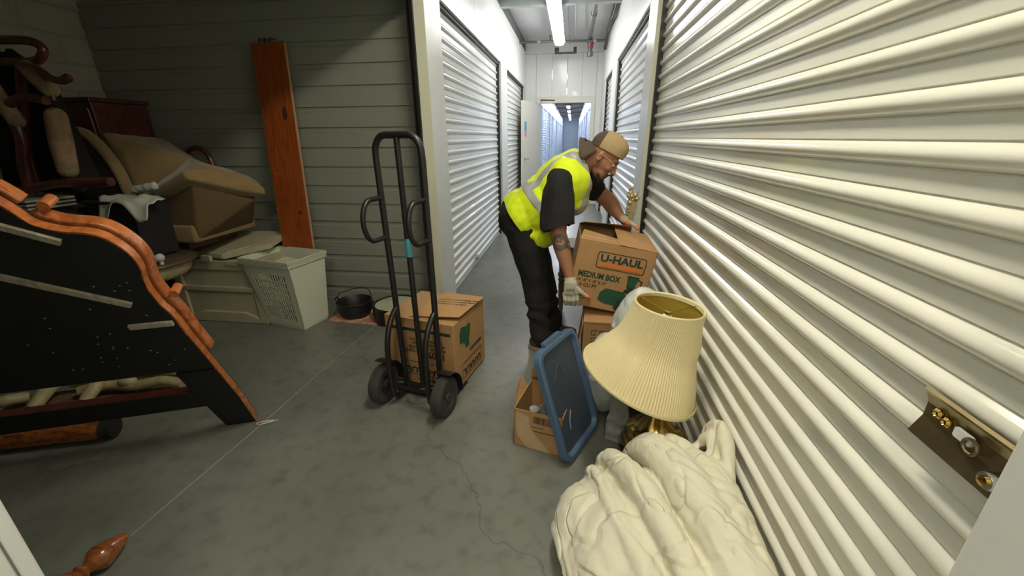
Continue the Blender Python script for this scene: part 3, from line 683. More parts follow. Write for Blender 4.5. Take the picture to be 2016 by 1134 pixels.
for r_ in range(5):
    for c_ in range(3): g.box(.05 + c_ * .05, .09 + c_ * .05, -.002, -.001, .30 - r_ * .05, .304 - r_ * .05).box(.05 + c_ * .05, .053 + c_ * .05, -.002, -.001, .27 - r_ * .05, .304 - r_ * .05).box(.07 + c_ * .05, .073 + c_ * .05, -.002, -.001, .27 - r_ * .05, .29 - r_ * .05).box(.05 + c_ * .05, .08 + c_ * .05, -.002, -.001, .27 - r_ * .05, .273 - r_ * .05)
g.build('printed_grid', INKK, t)

# white plastic bags
def lumpy(c, r, seed, k=10, sq=.8):
    g = G(); rnd = random.Random(seed); g.ell(c, (r[0] * sq, r[1] * sq, r[2] * .9))
    for i in range(k):
        a = rnd.uniform(0, 2 * PI); e = rnd.uniform(-.7, 1.1)
        g.ell((c[0] + r[0] * .5 * math.cos(a) * math.cos(e), c[1] + r[1] * .5 * math.sin(a) * math.cos(e), c[2] + r[2] * .5 * math.sin(e)), (r[0] * rnd.uniform(.35, .55), r[1] * rnd.uniform(.35, .55), r[2] * rnd.uniform(.35, .5)))
    return g
def flatten_floor(bm):
    for v in bm.verts:
        if v.co.z < .004: v.co.z = .004 + (v.co.z) * .02
def crumple(amp, sc, zmin=.0):
    def f(bm):
        bm.normal_update()
        for v in bm.verts:
            n_ = noise.noise(v.co * sc) + .5 * abs(noise.noise(v.co * sc * 2.3)); v.co += v.normal * amp * n_
        flatten_floor(bm)
    return f
t = thing('plastic_bag', 'crumpled white plastic bag squeezed between blue lid and lamp shade', 'bag', (.27, 1.96, 0))
blob('bag_body', lumpy((.235, 1.95, .24), (.135, .17, .25), 3, 5, .95), .008, PLBAG, t, 14, post=crumple(.014, 9))
G().tube([(.25, 1.93, .44), (.26, 1.92, .48), (.28, 1.9, .51)], [.03, .012, .025], 10).build('knot', PLBAG, t, smooth=True, world=True)
t = thing('plastic_bag', 'tall stuffed white plastic bag behind lamp shade against shutter', 'bag', (.44, 2.10, 0))
blob('bag_body', lumpy((.40, 2.05, .36), (.165, .20, .37), 8, 6, .95), .009, PLBAG, t, 14, post=crumple(.014, 8))
G().tube([(.33, 2.06, .50), (.29, 2.04, .50), (.26, 2.03, .47)], [.06, .045, .02], 10).build('corner_tuft', PLBAG, t, smooth=True, world=True)

# grey pouch hanging in front of the lamp foot
t = thing('grey_bag', 'limp grey bag slumped on the floor left of the lamp foot', 'bag', (.28, 1.68, 0))
g = G(); g.add([(.215, 1.71, .0), (.335, 1.66, .0), (.315, 1.70, .27), (.245, 1.74, .27), (.235, 1.77, .0), (.345, 1.74, .0), (.32, 1.76, .27), (.25, 1.78, .27)], [(0, 1, 2, 3), (4, 5, 6, 7), (0, 1, 5, 4), (1, 2, 6, 5), (2, 3, 7, 6), (3, 0, 4, 7)])
blob('bag_body', g, .007, PLBAGG, t, 6, post=crumple(.010, 22))
G().tube(smoothpts([(.29, 1.655, .012), (.31, 1.63, .03), (.335, 1.64, .025), (.33, 1.66, .01), (.30, 1.645, .008), (.34, 1.61, .01), (.36, 1.60, .006)], 4), .004, 6).build('drawcord', BLACKM, t, smooth=True, world=True)

# lamp
Ml = Matrix.Translation((.41, 1.52, 0))
t = thing('table_lamp', 'large brass table lamp with tilted pleated cream bell shade', 'lamp', M=Ml)
base = [(.09, .0), (.125, .005), (.13, .02), (.118, .035), (.12, .05), (.125, .12), (.128, .155)]
G().lathe(base, 40).build('foot', mat('black_lacquer', (.015, .012, .01), rough=.12, coat=.6), t, smooth=True)
G().lathe([(.128, .155), (.138, .162), (.142, .175), (.136, .188), (.125, .194), (.128, .202), (.132, .212), (.122, .226), (.102, .24), (.078, .25), (.05, .30), (.03, .38), (.018, .44)], 48).build('brass_body', BRASS, t, smooth=60)
sm = Matrix.Translation((.01, .08, .79)) @ Matrix.Rotation(.10, 4, 'Y') @ Matrix.Translation((0, 0, -.36))
e = bpy.data.objects.new('lamp_shade', None); COL.objects.link(e); e.parent = t; e.matrix_basis = sm; e.empty_display_size = .05
def shade_r(z): 
    q = z / .355; return .250 * (1 - q) ** 1.0 + .140 * q - .030 * math.sin(PI * min(1, q * 1.0)) + (.012 * math.sin(PI * q * 2) if q < .5 else 0)
NP = 120
rip = lambda k, i: (.011 if k % 4 == 0 else (.0 if k % 2 else -.009))
bell = [(shade_r(z), z) for z in [i * .355 / 16 for i in range(17)]]
G().lathe(bell, NP * 4, rip=rip, caps=False).build('pleated_cover', SHADE, e, smooth=30)
G().lathe([(r - .004, z) for r, z in bell], 64, caps=False).build('lining', SHADEIN, e, smooth=True)
G().lathe([(.2560, -.004), (.2585, .0), (.2590, .010), (.2565, .014), (.250, .010), (.250, -.004), (.2560, -.004)], 64, caps=False).build('bottom_binding', SHADE, e, smooth=True)
G().lathe([(.1360, .340), (.1405, .343), (.1410, .357), (.1370, .362), (.131, .357), (.131, .343), (.1360, .340)], 64, caps=False).build('top_binding', SHADE, e, smooth=True)
for c in e.children:
    for v in c.data.vertices:
        q = max(0, min(1, v.co.z / .36)); x = v.co.x; v.co.z += -x * .25 * (1 - q)
        if x > 0: v.co.x += .032 * math.exp(-((q - .62) / .16) ** 2) * (x / .25) - .03 * max(0, .45 - q) * (x / .25)
        v.co.x -= .05 * (1 - q)
g = G()
for k in range(3):
    a = k * 2 * PI / 3 + .4; g.tube([(.012 * math.cos(a), .012 * math.sin(a), .325), (.133 * math.cos(a), .133 * math.sin(a), .350)], .0018, 6)
g.lathe([(.014, .322), (.014, .328)], 12).build('spider', BRASS, e)
G().lathe([(.018, .26), (.028, .27), (.03, .295), (.018, .312), (.008, .318)], 20).build('bulb', mat('dead_bulb', (.75, .75, .7), rough=.3), e, smooth=True)

# blue lid
A = Vector((.44, .90, 0)).normalized(); U = Vector((-.15, .073, .5)).normalized(); N = A.cross(U).normalized()
Ml = Matrix(((A.x, U.x, N.x, .104), (A.y, U.y, N.y, 1.655), (A.z, U.z, N.z, .006), (0, 0, 0, 1)))
t = thing('tote_lid', 'blue plastic storage tote lid leaning on the small open box', 'lid', M=Ml)
hw, hh = .185, .555
o = rrect(-hw, hw, 0, hh, .055, 6); i1 = rrect(-hw + .022, hw - .022, .022, hh - .022, .045, 6); i2 = rrect(-hw + .034, hw - .034, .034, hh - .034, .04, 6); n = len(o)
g = G(); rings = [(o, -.006), (o, .022), (rrect(-hw + .005, hw - .005, .005, hh - .005, .053, 6), .027), (i1, .027), (i2, .006)]
for q, z in rings: g.add([(p[0], p[1], z) for p in q], [])
for r_ in range(4): g.f += [(r_ * n + k, r_ * n + (k + 1) % n, (r_ + 1) * n + (k + 1) % n, (r_ + 1) * n + k) for k in range(n)]
g.add([(p[0], p[1], -.006) for p in o], [tuple(range(n))])
g.build('rim', BLUE, t, smooth=35)
G().prism(rrect(-hw + .033, hw - .033, .033, hh - .033, .04, 6), .001, .0065, axis='z').build('panel', BLUED, t)
G().tube([(-.09, .38, .007), (-.02, .44, .007), (.0, .36, .007)], .003, 6).build('raised_arrow', BLUED, t)
G().tube([(-.06, .12, .007), (-.05, .16, .007), (-.02, .20, .007)], .003, 6).build('scratch', mat('scuff', (.25, .27, .3), rough=.5), t)
G().prism(rrect(-.10, .06, hh - .005, hh + .022, .01), -.004, .02, axis='z').build('latch_tab', BLUE, t, bevel=.003)

# small open box
A = Vector((.973, -.232, 0)); Bv = Vector((.232, .973, 0))
Ms = Matrix(((A.x, Bv.x, 0, -.225), (A.y, Bv.y, 0, 1.615), (0, 0, 1, 0), (0, 0, 0, 1)))
t = thing('small_cardboard_box', 'small open cardboard box with torn flaps and barcode beside the blue lid', 'box', M=Ms)
BX, BD, BH = .24, .27, .215
g = G(); g.box(0, BX, 0, .004, 0, BH).box(0, BX, BD - .004, BD, 0, BH + .02).box(0, .004, 0, BD, 0, BH).box(BX - .004, BX, 0, BD, 0, BH).box(0, BX, 0, BD, 0, .004)
g.build('carton', CARD2, t)
G().prism([(.0, BH), (BX, BH), (BX, BH + .10), (.12, BH + .16), (.03, BH + .13), (.0, BH + .06)], BD - .004, BD).build('flap', CARDIN, t)
G().add([(0, .03, BH), (0, .20, BH), (-.04, .22, BH + .05), (-.02, .08, BH + .035)], [(0, 1, 2, 3)]).build('flap', CARD2, t)
flat(t, [(.012, .205), (.075, .185), (.085, .12), (.13, .07), (.19, .0), (.07, .004), (.02, .06), (.01, .12)], CARDP, (0, -.0006, 0), F, 'torn_patch')
g = G(); rnd = random.Random(5); x = .10
while x < .20: wd = rnd.choice((.0015, .003, .004)); g.box(x, x + wd, -.0014, -.0008, .155, .195); x += wd + rnd.choice((.0015, .003))
g.build('barcode', INKK, t)
g = G(); g.box(.09, .15, -.0014, -.0008, .132, .135).box(.10, .21, -.0014, -.0008, .108, .112).build('small_print', INKK, t)
t2 = thing('glass_jar', 'clear glass jar inside the small open box', 'jar', (-.14, 1.70, .01), (.1, .05, 0))
G().lathe([(.03, 0), (.034, .01), (.034, .12), (.024, .14), (.024, .16)], 20).build('jar', GLASSY, t2, smooth=True)
t2 = thing('drinking_glass', 'small clear glass beside the jar in the small open box', 'glass', (-.060, 1.69, .01), (0, -.12, 0))
G().lathe([(.02, 0), (.028, .17), (.026, .17), (.018, .01)], 20, caps=False).lathe([(.02, 0), (.018, .01)], 20).build('glass', GLASSY, t2, smooth=True)
t2 = thing('brass_knob', 'small brass knob poking from the small open box', 'knob', (-.02, 1.60, .005))
G().lathe([(.008, 0), (.008, .17), (.016, .18), (.018, .195), (.01, .205)], 16).build('knob', BRASS, t2, smooth=True)
t2 = thing('cream_vase', 'cream vase rim standing at the back of the small open box', 'vase', (-.055, 1.79, .01))
G().lathe([(.03, .0), (.045, .1), (.03, .27), (.042, .33), (.038, .33), (.026, .27), (.03, .008)], 28, caps=False).lathe([(.03, 0), (.03, .008)], 28).build('vase', mat('cream_ceramic', (.7, .66, .45), rough=.3), t2, smooth=True)

# pale carved post and turned leg behind the boxes
Mp = Matrix.Translation((.355, 3.07, .02)) @ Matrix.Rotation(.095, 4, 'Y') @ Matrix.Rotation(.0, 4, 'X')
t = thing('carved_post', 'pale gilt carved wooden post leaning in the corner behind the boxes', 'post', M=Mp)
G().taper(-.022, .022, -.02, .02, 0, .98, .010, .008).build('shaft', GILT, t, bevel=.006)
g = G(); rnd = random.Random(9)
for k in range(22): g.ell((rnd.uniform(-.035, .04), rnd.uniform(-.03, .02), rnd.uniform(.96, 1.07)), rnd.uniform(.010, .018), n=8, m=6)
for k in range(6): g.ell((rnd.uniform(-.03, -.01), -.032, .82 + k * .022), .009, n=8, m=6)
g.build('carved_crown', mat('carved_gilding', (.62, .52, .30), rough=.35, metal=.5, var=.4, vscale=40), t, smooth=True)
t = thing('side_table', 'small grey-brown side table with turned legs behind the boxes', 'table', (.16, 3.05, 0))
leg = [(.006, 0), (.012, .012), (.009, .03), (.016, .05), (.013, .065), (.019, .09), (.026, .30), (.022, .33), (.030, .35), (.022, .365), (.032, .385), (.032, .40), (.024, .41), (.024, .60)]
lg = G().lathe(leg, 18).build('leg', GREYW, t, smooth=True); lg.location = (-.20, .10, 0)
for x, y in ((.30, .10), (.30, .36), (-.20, .36)): dupe(lg, t, (x, y, 0))
G().box(-.24, .34, .06, .40, .60, .625).build('table_top', GREYW, t, bevel=.006)
G().box(-.19, .29, .09, .11, .54, .60).box(-.19, .29, .35, .37, .54, .60).build('apron', GREYW, t)

# comforter
def comforter():
    t = thing('comforter', 'thick cream quilted comforter heaped on the floor against the shutter', 'bedding', (.3, 1.0, 0))
    g = G()
    g.ell((.30, .98, .12), (.27, .36, .20)); g.ell((.40, 1.12, .18), (.17, .19, .19)); g.ell((.42, .80, .18), (.15, .30, .17)); g.ell((.16, 1.10, .12), (.17, .2, .14)); g.ell((.25, .7, .12), (.22, .25, .2))
    def fold(P, r): g.tube(smoothpts(P, 5), [r * (.55 + .45 * math.sin(PI * min(1, max(0, i / (5 * (len(P) - 1)))))) for i in range(5 * (len(P) - 1) + 1)], 12, flat=.8)
    fold([(.17, 1.34, .12), (.20, 1.27, .27), (.26, 1.12, .33), (.31, .97, .34), (.36, .80, .33), (.40, .60, .30)], .060)
    fold([(.28, 1.38, .12), (.34, 1.30, .30), (.40, 1.15, .345), (.44, 1.0, .35), (.48, .82, .34), (.50, .6, .30)], .095)
    fold([(.14, 1.33, .06), (.14, 1.24, .22), (.18, 1.09, .27), (.22, .95, .28), (.27, .78, .29), (.30, .6, .28)], .048)
    fold([(.06, 1.27, .04), (.07, 1.18, .17), (.10, 1.05, .20), (.13, .92, .21), (.19, .75, .24), (.22, .6, .24)], .052)
    fold([(.02, 1.16, .03), (.02, 1.08, .11), (.05, .97, .13), (.08, .85, .14), (.13, .7, .16)], .045)
    fold([(.48, 1.36, .10), (.49, 1.29, .27), (.51, 1.18, .33), (.52, 1.05, .35), (.53, .9, .35), (.54, .7, .33)], .075); g.ell((.50, 1.0, .22), (.09, .33, .17))
    fold([(.53, 1.36, .22), (.56, 1.34, .38), (.575, 1.29, .44), (.57, 1.22, .42), (.56, 1.12, .37)], .036); fold([(.50, 1.34, .30), (.53, 1.31, .37), (.54, 1.27, .41), (.53, 1.2, .36)], .028)
    fold([(.35, 1.36, .28), (.42, 1.33, .33), (.48, 1.28, .33), (.52, 1.2, .33)], .04)
    def post(bm):
        bm.normal_update()
        for v in bm.verts:
            c = v.co
            q_ = noise.noise(Vector((c.x * 6, c.y * 6, c.z * 6 + 2))); d = .010 * noise.noise(Vector((c.x * 14 + c.y * 7, c.y * 3, c.z * 5))) + .004 * noise.noise(c * 30) - .007 * math.exp(-(q_ / .05) ** 2)
            c += v.normal * d
            if c.x > .600: c.x = .600 + (c.x - .600) * .03
            if c.z < .004: c.z = .004
    blob('comforter_body', g, .0075, QUILT, t, 3, .5, post)
comforter()

# ================================================================ INSIDE THE OPEN UNIT
def hull(pts, g=None):
    bm = bmesh.new()
    for p in pts: bm.verts.new(p)
    r = bmesh.ops.convex_hull(bm, input=bm.verts)
    bmesh.ops.delete(bm, geom=[v for v in bm.verts if not v.link_faces], context='VERTS')
    bm.verts.index_update(); g = g or G()
    g.add([v.co[:] for v in bm.verts], [tuple(v.index for v in f.verts) for f in bm.faces]); bm.free(); return g

# headboard seen from its black back, leaning towards the near partition
rv = Vector((.924, .382, 0)).normalized(); sv = Vector((.148, -.359, .922)); sv = (sv - rv * sv.dot(rv)).normalized(); nv = rv.cross(sv)
MH = Matrix(((rv.x, -nv.x, sv.x, -1.63), (rv.y, -nv.y, sv.y, 1.61), (rv.z, -nv.z, sv.z, .0), (0, 0, 0, 1)))
t = thing('headboard', 'large wooden headboard seen from its black back with carved orange scroll edge', 'headboard', M=MH)
half = [(-.005, .0), (-.010, .25), (-.032, .51), (-.049, .718), (-.053, .80), (-.060, .85), (-.074, .91), (-.078, .977), (-.070, 1.03), (-.059, 1.072), (-.056, 1.11), (-.062, 1.15), (-.080, 1.19), (-.105, 1.222), (-.140, 1.240), (-.197, 1.25), (-.235, 1.265), (-.262, 1.285), (-.276, 1.315), (-.295, 1.355), (-.33, 1.40), (-.40, 1.45), (-.55, 1.50), (-.80, 1.53)]
mir = lambda L: [(-1.6 - u, v) for u, v in L]
top = [p for p in half if p[1] >= .47]
panel = [(-.197 + .04, .485)] + [(-.03, .485)] + top + mir(top)[::-1][1:] + [(-1.57, .485)]
G().prism(panel, 0, .022).build('back_panel', BLKPAINT, t)
for f in (lambda L: L, mir):
    G().prism(f([(-.143, 0), (-.005, .0), (-.010, .25), (-.030, .47), (-.19, .47), (-.165, .2)]), -.001, .030).build('leg', BLKPAINT, t)
G().prism([(-.165, .198), (-1.435, .198), (-1.42, .325), (-.18, .325)], .0, .03).build('rail', BLKPAINT, t)
G().box(-1.41, -.19, .0, .035, .325, .330).build('rail_edge', REDW, t)
def band(curve, a, b, y0, y1):
    g = G(); n = len(curve); P = [Vector((p[0], p[1])) for p in curve]; N = []
    for i in range(n):
        d = (P[min(i + 1, n - 1)] - P[max(i - 1, 0)]).normalized(); N.append(Vector((d.y, -d.x)))
    vs = []
    for i in range(n):
        for o, y in ((a, y0), (b, y0), (b, y1), (a, y1)): q = P[i] + N[i] * o; vs.append((q.x, y, q.y))
    fs = []
    for i in range(n - 1):
        for k in range(4): fs.append((i * 4 + k, i * 4 + (k + 1) % 4, i * 4 + 4 + (k + 1) % 4, i * 4 + 4 + k))
    fs += [(0, 1, 2, 3), ((n - 1) * 4 + 3, (n - 1) * 4 + 2, (n - 1) * 4 + 1, (n - 1) * 4)]
    return g.add(vs, fs)
cv = [Vector((u, v, 0)) for u, v in half]; fine = [(p.x, p.y) for p in smoothpts(cv, 4)]
for f, s in ((lambda L: L, 1), (mir, -1)):
    c = f(fine); leg_end = max(i for i, p in enumerate(fine) if p[1] < .60)
    band(c, -.004 * s, .004 * s, .0, .032).build('edge_band', OAK, t, smooth=50)
    lower = [p for p in fine if p[1] > .52 and p[1] < .9]
    upper = [p for p in fine if .88 < p[1] < 1.30 and p[0] > -.272]
    crest = [p for p in fine if p[1] > 1.33 or p[0] < -.285]
    for L in (lower, upper, crest):
        if len(L) > 2: band(f(L), -.03 * s, .018 * s, .040, .085).build('moulding', OAK, t, smooth=50, bevel=.006)
    band(c, -.02 * s, .000 * s, .031, .041).build('shadow_groove', mat('dark_groove', (.03, .012, .006), rough=.8) if s == 1 else bpy.data.materials['dark_groove'], t)
    for q, r_ in (((-.030, .915), .017), ((-.222, 1.325), .017)):
        x = q[0] if s == 1 else -1.6 - q[0]
        G().tube([(x, .038, q[1]), (x, .088, q[1])], r_, 16).build('scroll', OAK, t, smooth=True)
def cleat(a, b, wd):
    a = Vector(a); b = Vector(b); d = (b - a).normalized(); n_ = Vector((-d.y, d.x)) * wd / 2
    G().prism([tuple(a - n_), tuple(b - n_), tuple(b + n_), tuple(a + n_)], -.012, .0).build('cleat', PALEW, t)
cleat((-.60, 1.45), (-.215, 1.215), .022); cleat((-.85, 1.335), (-.155, .915), .022); cleat((-.215, .80), (-.066, .80), .022)
rnd = random.Random(4); g = G()
for k in range(30): u, v = rnd.uniform(-.6, -.09), rnd.uniform(.52, 1.1); g.lathe([(.004, 0), (.003, .002)], 6, Matrix.Translation((u, -.001, v)) @ Matrix.Rotation(PI / 2, 4, 'X'))
tag(g.build('screw_heads', mat('screw', (.3, .3, .3), rough=.4, metal=.8), t), kind='stuff')

# plank
Mp = Matrix.Translation((-2.375, 2.995, 0)) @ Matrix.Rotation(-.035, 4, 'Y') @ Matrix.Rotation(-.112, 4, 'X')
t = thing('wooden_plank', 'tall orange stained knotty pine plank leaning against the grey partition', 'plank', M=Mp)
G().box(0, .275, -.0, .024, .003, 2.125).build('board', ORANGEW, t, bevel=.003)
for x, z, a, b in ((.20, 1.62, .022, .05), (.21, .86, .013, .016), (.06, 1.2, .007, .009), (.11, .62, .006, .008)):
    G().lathe([(.2, 0), (1, .0)], 14, Matrix.Translation((x, -.0006, z)) @ Matrix.Diagonal((a, 1, b, 1)) @ Matrix.Rotation(PI / 2, 4, 'X'), caps=False).add([(x + .3 * a * math.cos(k), -.0009, z + .3 * b * math.sin(k)) for k in [i * .785 for i in range(8)]], [tuple(range(8))]).build('knot', mat('dark_knot', (.07, .015, .006), rough=.6) if x == .20 else bpy.data.materials['dark_knot'], t)
G().box(.275, .279, .002, .022, .01, 2.12).build('pale_edge', mat('pale_plank_edge', (.42, .26, .14), rough=.7), t)
g = G()
for k in range(3): g.tube(smoothpts([(.07 + k * .045, .01, 2.12), (.085 + k * .045, -.01, 2.15), (.10 + k * .045, .0, 2.14), (.115 + k * .045, .01, 2.15)], 3), .005, 6)
g.build('wire_hook', BLACKM, t, smooth=True)

# beige deck chest
t = thing('storage_chest', 'beige plastic storage chest with panelled front against the partition', 'chest', (-3.18, 2.735, 0))
Wc, Dc, Hc = .77, .46, .535
G().box(0, Wc, .018, Dc, .01, Hc).build('body', CHEST, t, bevel=.008)
g = G()
g.box(0, Wc, 0, .03, .455, Hc).box(0, Wc, 0, .03, .27, .315).box(Wc - .075, Wc, 0, .03, 0, .46).box(0, .075, 0, .03, 0, .46)
g.prism([(.075, .0), (Wc - .075, .0), (Wc - .075, .05), (Wc - .2, .095), (.2, .095), (.075, .05)], .0, .03)
g.build('front_frame', CHEST, t, bevel=.008)
G().box(.52, .62, -.012, .0, .50, Hc).build('catch', CHEST, t, bevel=.004)
tl = thing('chest_lid', 'warped beige plastic lid lying loose on the storage chest', 'lid', (-3.18, 2.70, .540))
v0 = [(-.16, .13, .0), (.50, .03, .006), (.80, .20, .06), (.77, .48, .10), (.05, .50, .08)]
g = hull(v0 + [(a, b, c + .045) for a, b, c in v0]); g.build('lid', CHEST, tl, bevel=.012, seg=3)
G().prism([(.34, .02), (.44, .005), (.43, -.012), (.34, .0)], -.0, .045, axis='z').build('tab', CHEST, tl, bevel=.003)
G().tube([(.52, .06, .055), (.66, .16, .085), (.80, .42, .135)], .008, 8).build('moulded_ridge', CHEST, tl, smooth=True)

# laundry basket
Mk = Matrix.Translation((-2.048, 2.669, 0)) @ Matrix.Rotation(-.20, 4, 'Z')
t = thing('laundry_basket', 'tall pale plastic laundry basket with slotted front beside the chest', 'basket', M=Mk)
# local: x from -.37 to 0 (front), y 0 to .27 ; flares to top
Hb = .575
def bp(x, y, z):     # x in [-1,0], y in [0,1]
    q = z / Hb; x0 = -.365 - .095 * q; x1 = .0 + .0 * q + .02 * q; y0 = -.055 * q; y1 = .26 + .055 * q
    return (x0 + (x + 1) * (x1 - x0), y0 + y * (y1 - y0), z)
def patch(g, a, b, th):   # a=(x,z) min, on the front wall
    (x0, z0), (x1, z1) = a, b
    P = [bp(x0, 0, z0), bp(x1, 0, z0), bp(x1, 0, z1), bp(x0, 0, z1)]; Q = [(p[0], p[1] + th, p[2]) for p in P]
    g.add(P + Q, [(0, 1, 2, 3), (7, 6, 5, 4), (0, 4, 5, 1), (1, 5, 6, 2), (2, 6, 7, 3), (3, 7, 4, 0)])
def wall(g, c, th=.006):
    P = [bp(*q) for q in c]; cx = sum(p[0] for p in P) / 4; cy = sum(p[1] for p in P) / 4; m = Vector((-.2 - cx, .13 - cy, 0)).normalized() * th
    g.add(P + [(p[0] + m.x, p[1] + m.y, p[2]) for p in P], [(0, 1, 2, 3), (7, 6, 5, 4), (0, 4, 5, 1), (1, 5, 6, 2), (2, 6, 7, 3), (3, 7, 4, 0)])
g = G(); wall(g, [(0, 0, .02), (0, 1, .02), (0, 1, Hb), (0, 0, Hb)]); wall(g, [(-1, 0, .02), (-1, 1, .02), (-1, 1, Hb), (-1, 0, Hb)]); wall(g, [(-1, 1, .02), (0, 1, .02), (0, 1, Hb), (-1, 1, Hb)])
patch(g, (-1, .02), (0, .07), .006); patch(g, (-1, .46), (0, Hb), .006); patch(g, (-1, .07), (-.86, .46), .006); patch(g, (-.14, .07), (0, .46), .006)
g.box(-.36, -.005, .005, .255, .0, .025); g.build('shell', WICK, t)
for k in range(1, 7):
    z = .07 + .39 * k / 7
    g = G(); patch(g, (-.86, z - .004), (-.14, z + .004), .006); g.build('slat', WICK, t)
for k in range(1, 13):
    x = -.86 + .72 * k / 13; wv = .0065 if k != 6 else .018
    g = G(); patch(g, (x - wv, .07), (x + wv, .46), .006); g.build('slat', WICK, t)
g = G()
for k in range(5):
    z = Hb - .045 + k * .011; rr = [bp(-1, 0, z), bp(0, 0, z), bp(0, 1, z), bp(-1, 1, z)]
    c = [(-.2, .13)]; rr = [(p[0] + (.009 if p[0] > -.2 else -.009), p[1] + (.009 if p[1] > .13 else -.009), z) for p in rr]
    g.tube(rr, .0042, 6, closed=True)
g.build('ribbed_rim', WICK, t)
blob('crumpled_paper', lumpy((-2.20, 2.86, .14), (.12, .07, .11), 4, 9), .012, mat('crumpled_white_paper', (.62, .58, .48), rough=.9), None, 2, post=crumple(.02, 18))
o = bpy.data.objects['crumpled_paper']; tag(o, 'crumpled white paper stuffed inside the laundry basket', 'paper')
t2 = thing('book', 'cream covered book lying in the top of the laundry basket', 'book', (-2.32, 2.80, .49), (.1, .12, -.15))
G().box(0, .22, 0, .14, 0, .02).build('pages', mat('book_cream', (.7, .62, .42), rough=.7), t2); G().box(-.004, .224, -.004, .144, .02, .024).build('cover', mat('book_cover', (.66, .6, .42), rough=.6), t2)

# tan recliner piled on the chest
t = thing('recliner_chair', 'tan upholstered recliner chair piled askew above the storage chest', 'chair', (-2.95, 2.8, .60))
g = hull([(-3.0, 2.53, .75), (-2.64, 2.53, .75), (-2.62, 2.55, .86), (-2.53, 2.5, 1.15), (-3.05, 2.58, 1.0), (-2.37, 2.83, 1.0), (-3.0, 3.1, .75), (-2.66, 3.1, .75), (-2.6, 3.15, 1.1), (-3.1, 3.1, 1.1)])
blob('seat_base', g, .012, TAND, t, 4)
g = hull([(-3.02, 2.50, .735), (-2.63, 2.50, .735), (-2.63, 2.50, .86), (-3.02, 2.50, .86), (-3.02, 3.1, .735), (-2.63, 3.1, .735), (-2.63, 3.1, .86), (-3.02, 3.1, .86)])
blob('skirt', g, .012, TAN, t, 2)
G().box(-3.0, -2.80, 2.60, 3.05, .66, .745).build('wooden_base', REDW, t, world=True)
g = hull([(-3.02, 2.53, 1.05), (-2.52, 2.44, 1.235), (-2.50, 2.44, 1.19), (-3.02, 2.52, .99), (-2.75, 2.75, 1.30), (-2.45, 2.62, 1.25), (-2.29, 2.86, 1.09), (-2.28, 2.86, 1.03), (-2.75, 3.1, 1.2), (-2.5, 3.0, 1.16), (-2.6, 2.6, 1.28)])
blob('seat_cushion', g, .010, TAN, t, 8, post=crumple(.008, 9))
g = hull([(-3.20, 2.56, 1.49), (-3.08, 2.56, 1.36), (-2.78, 2.75, 1.30), (-2.74, 2.75, 1.2), (-3.03, 2.60, 1.05), (-3.04, 2.58, .92), (-3.05, 2.9, .9), (-3.2, 3.0, 1.45), (-2.9, 3.1, 1.2)])
blob('arm', g, .012, TAN, t, 8)
g = hull([(-3.34, 2.47, 1.44), (-3.25, 2.47, 1.46), (-3.16, 2.48, 1.26), (-3.13, 2.5, 1.0), (-3.45, 2.5, 1.05), (-3.5, 2.55, 1.35), (-3.45, 2.9, 1.2), (-3.2, 2.8, 1.0), (-3.10, 2.52, 1.15)])
blob('arm_lining', g, .012, mat('dark_brown_lining', (.085, .055, .035), rough=.95, var=.4, vscale=9), t, 6)
G().tube(smoothpts([(-3.40, 2.47, 1.43), (-3.30, 2.47, 1.49), (-3.18, 2.47, 1.46), (-3.09, 2.48, 1.33), (-3.05, 2.49, 1.18), (-3.04, 2.5, .98)], 5), .038, 12, flat=.8).build('arm_rim', TAN, t, smooth=True, world=True)
for k in range(3): G().tube(smoothpts([(-3.42 + k * .07, 2.47, 1.38), (-3.36 + k * .07, 2.46, 1.25), (-3.28 + k * .07, 2.46, 1.05)], 4), .03, 10, flat=.6).build('tuft_roll', TAND, t, smooth=True)
t = thing('bentwood_chair', 'dark bentwood chair back showing behind the recliner', 'chair', (-3.05, 3.14, .0))
G().tube(smoothpts([(-3.20, 3.14, 1.1), (-3.17, 3.14, 1.30), (-3.06, 3.14, 1.37), (-2.96, 3.14, 1.31), (-2.92, 3.14, 1.1)], 5), .02, 10).build('back_hoop', REDW, t, smooth=True, world=True)
G().box(-3.2, -2.92, 3.12, 3.16, .58, 1.12).build('back_panel', BLKPAINT, t, world=True)

# red cabinet
t = thing('red_wooden_cabinet', 'dark red-brown wooden cabinet against the block wall', 'cabinet', (-3.92, 2.82, 0))
G().box(0, .40, 0, .43, .06, 1.70).build('body', REDW, t, bevel=.004)
G().box(-.005, .42, -.02, .44, 1.70, 1.73).build('top', REDW, t, bevel=.006)
G().box(.02, .38, -.018, 0, .10, 1.66).build('door', REDW, t, bevel=.008)
G().box(.01, .39, .01, .41, 0, .06).build('plinth', BLKPAINT, t)

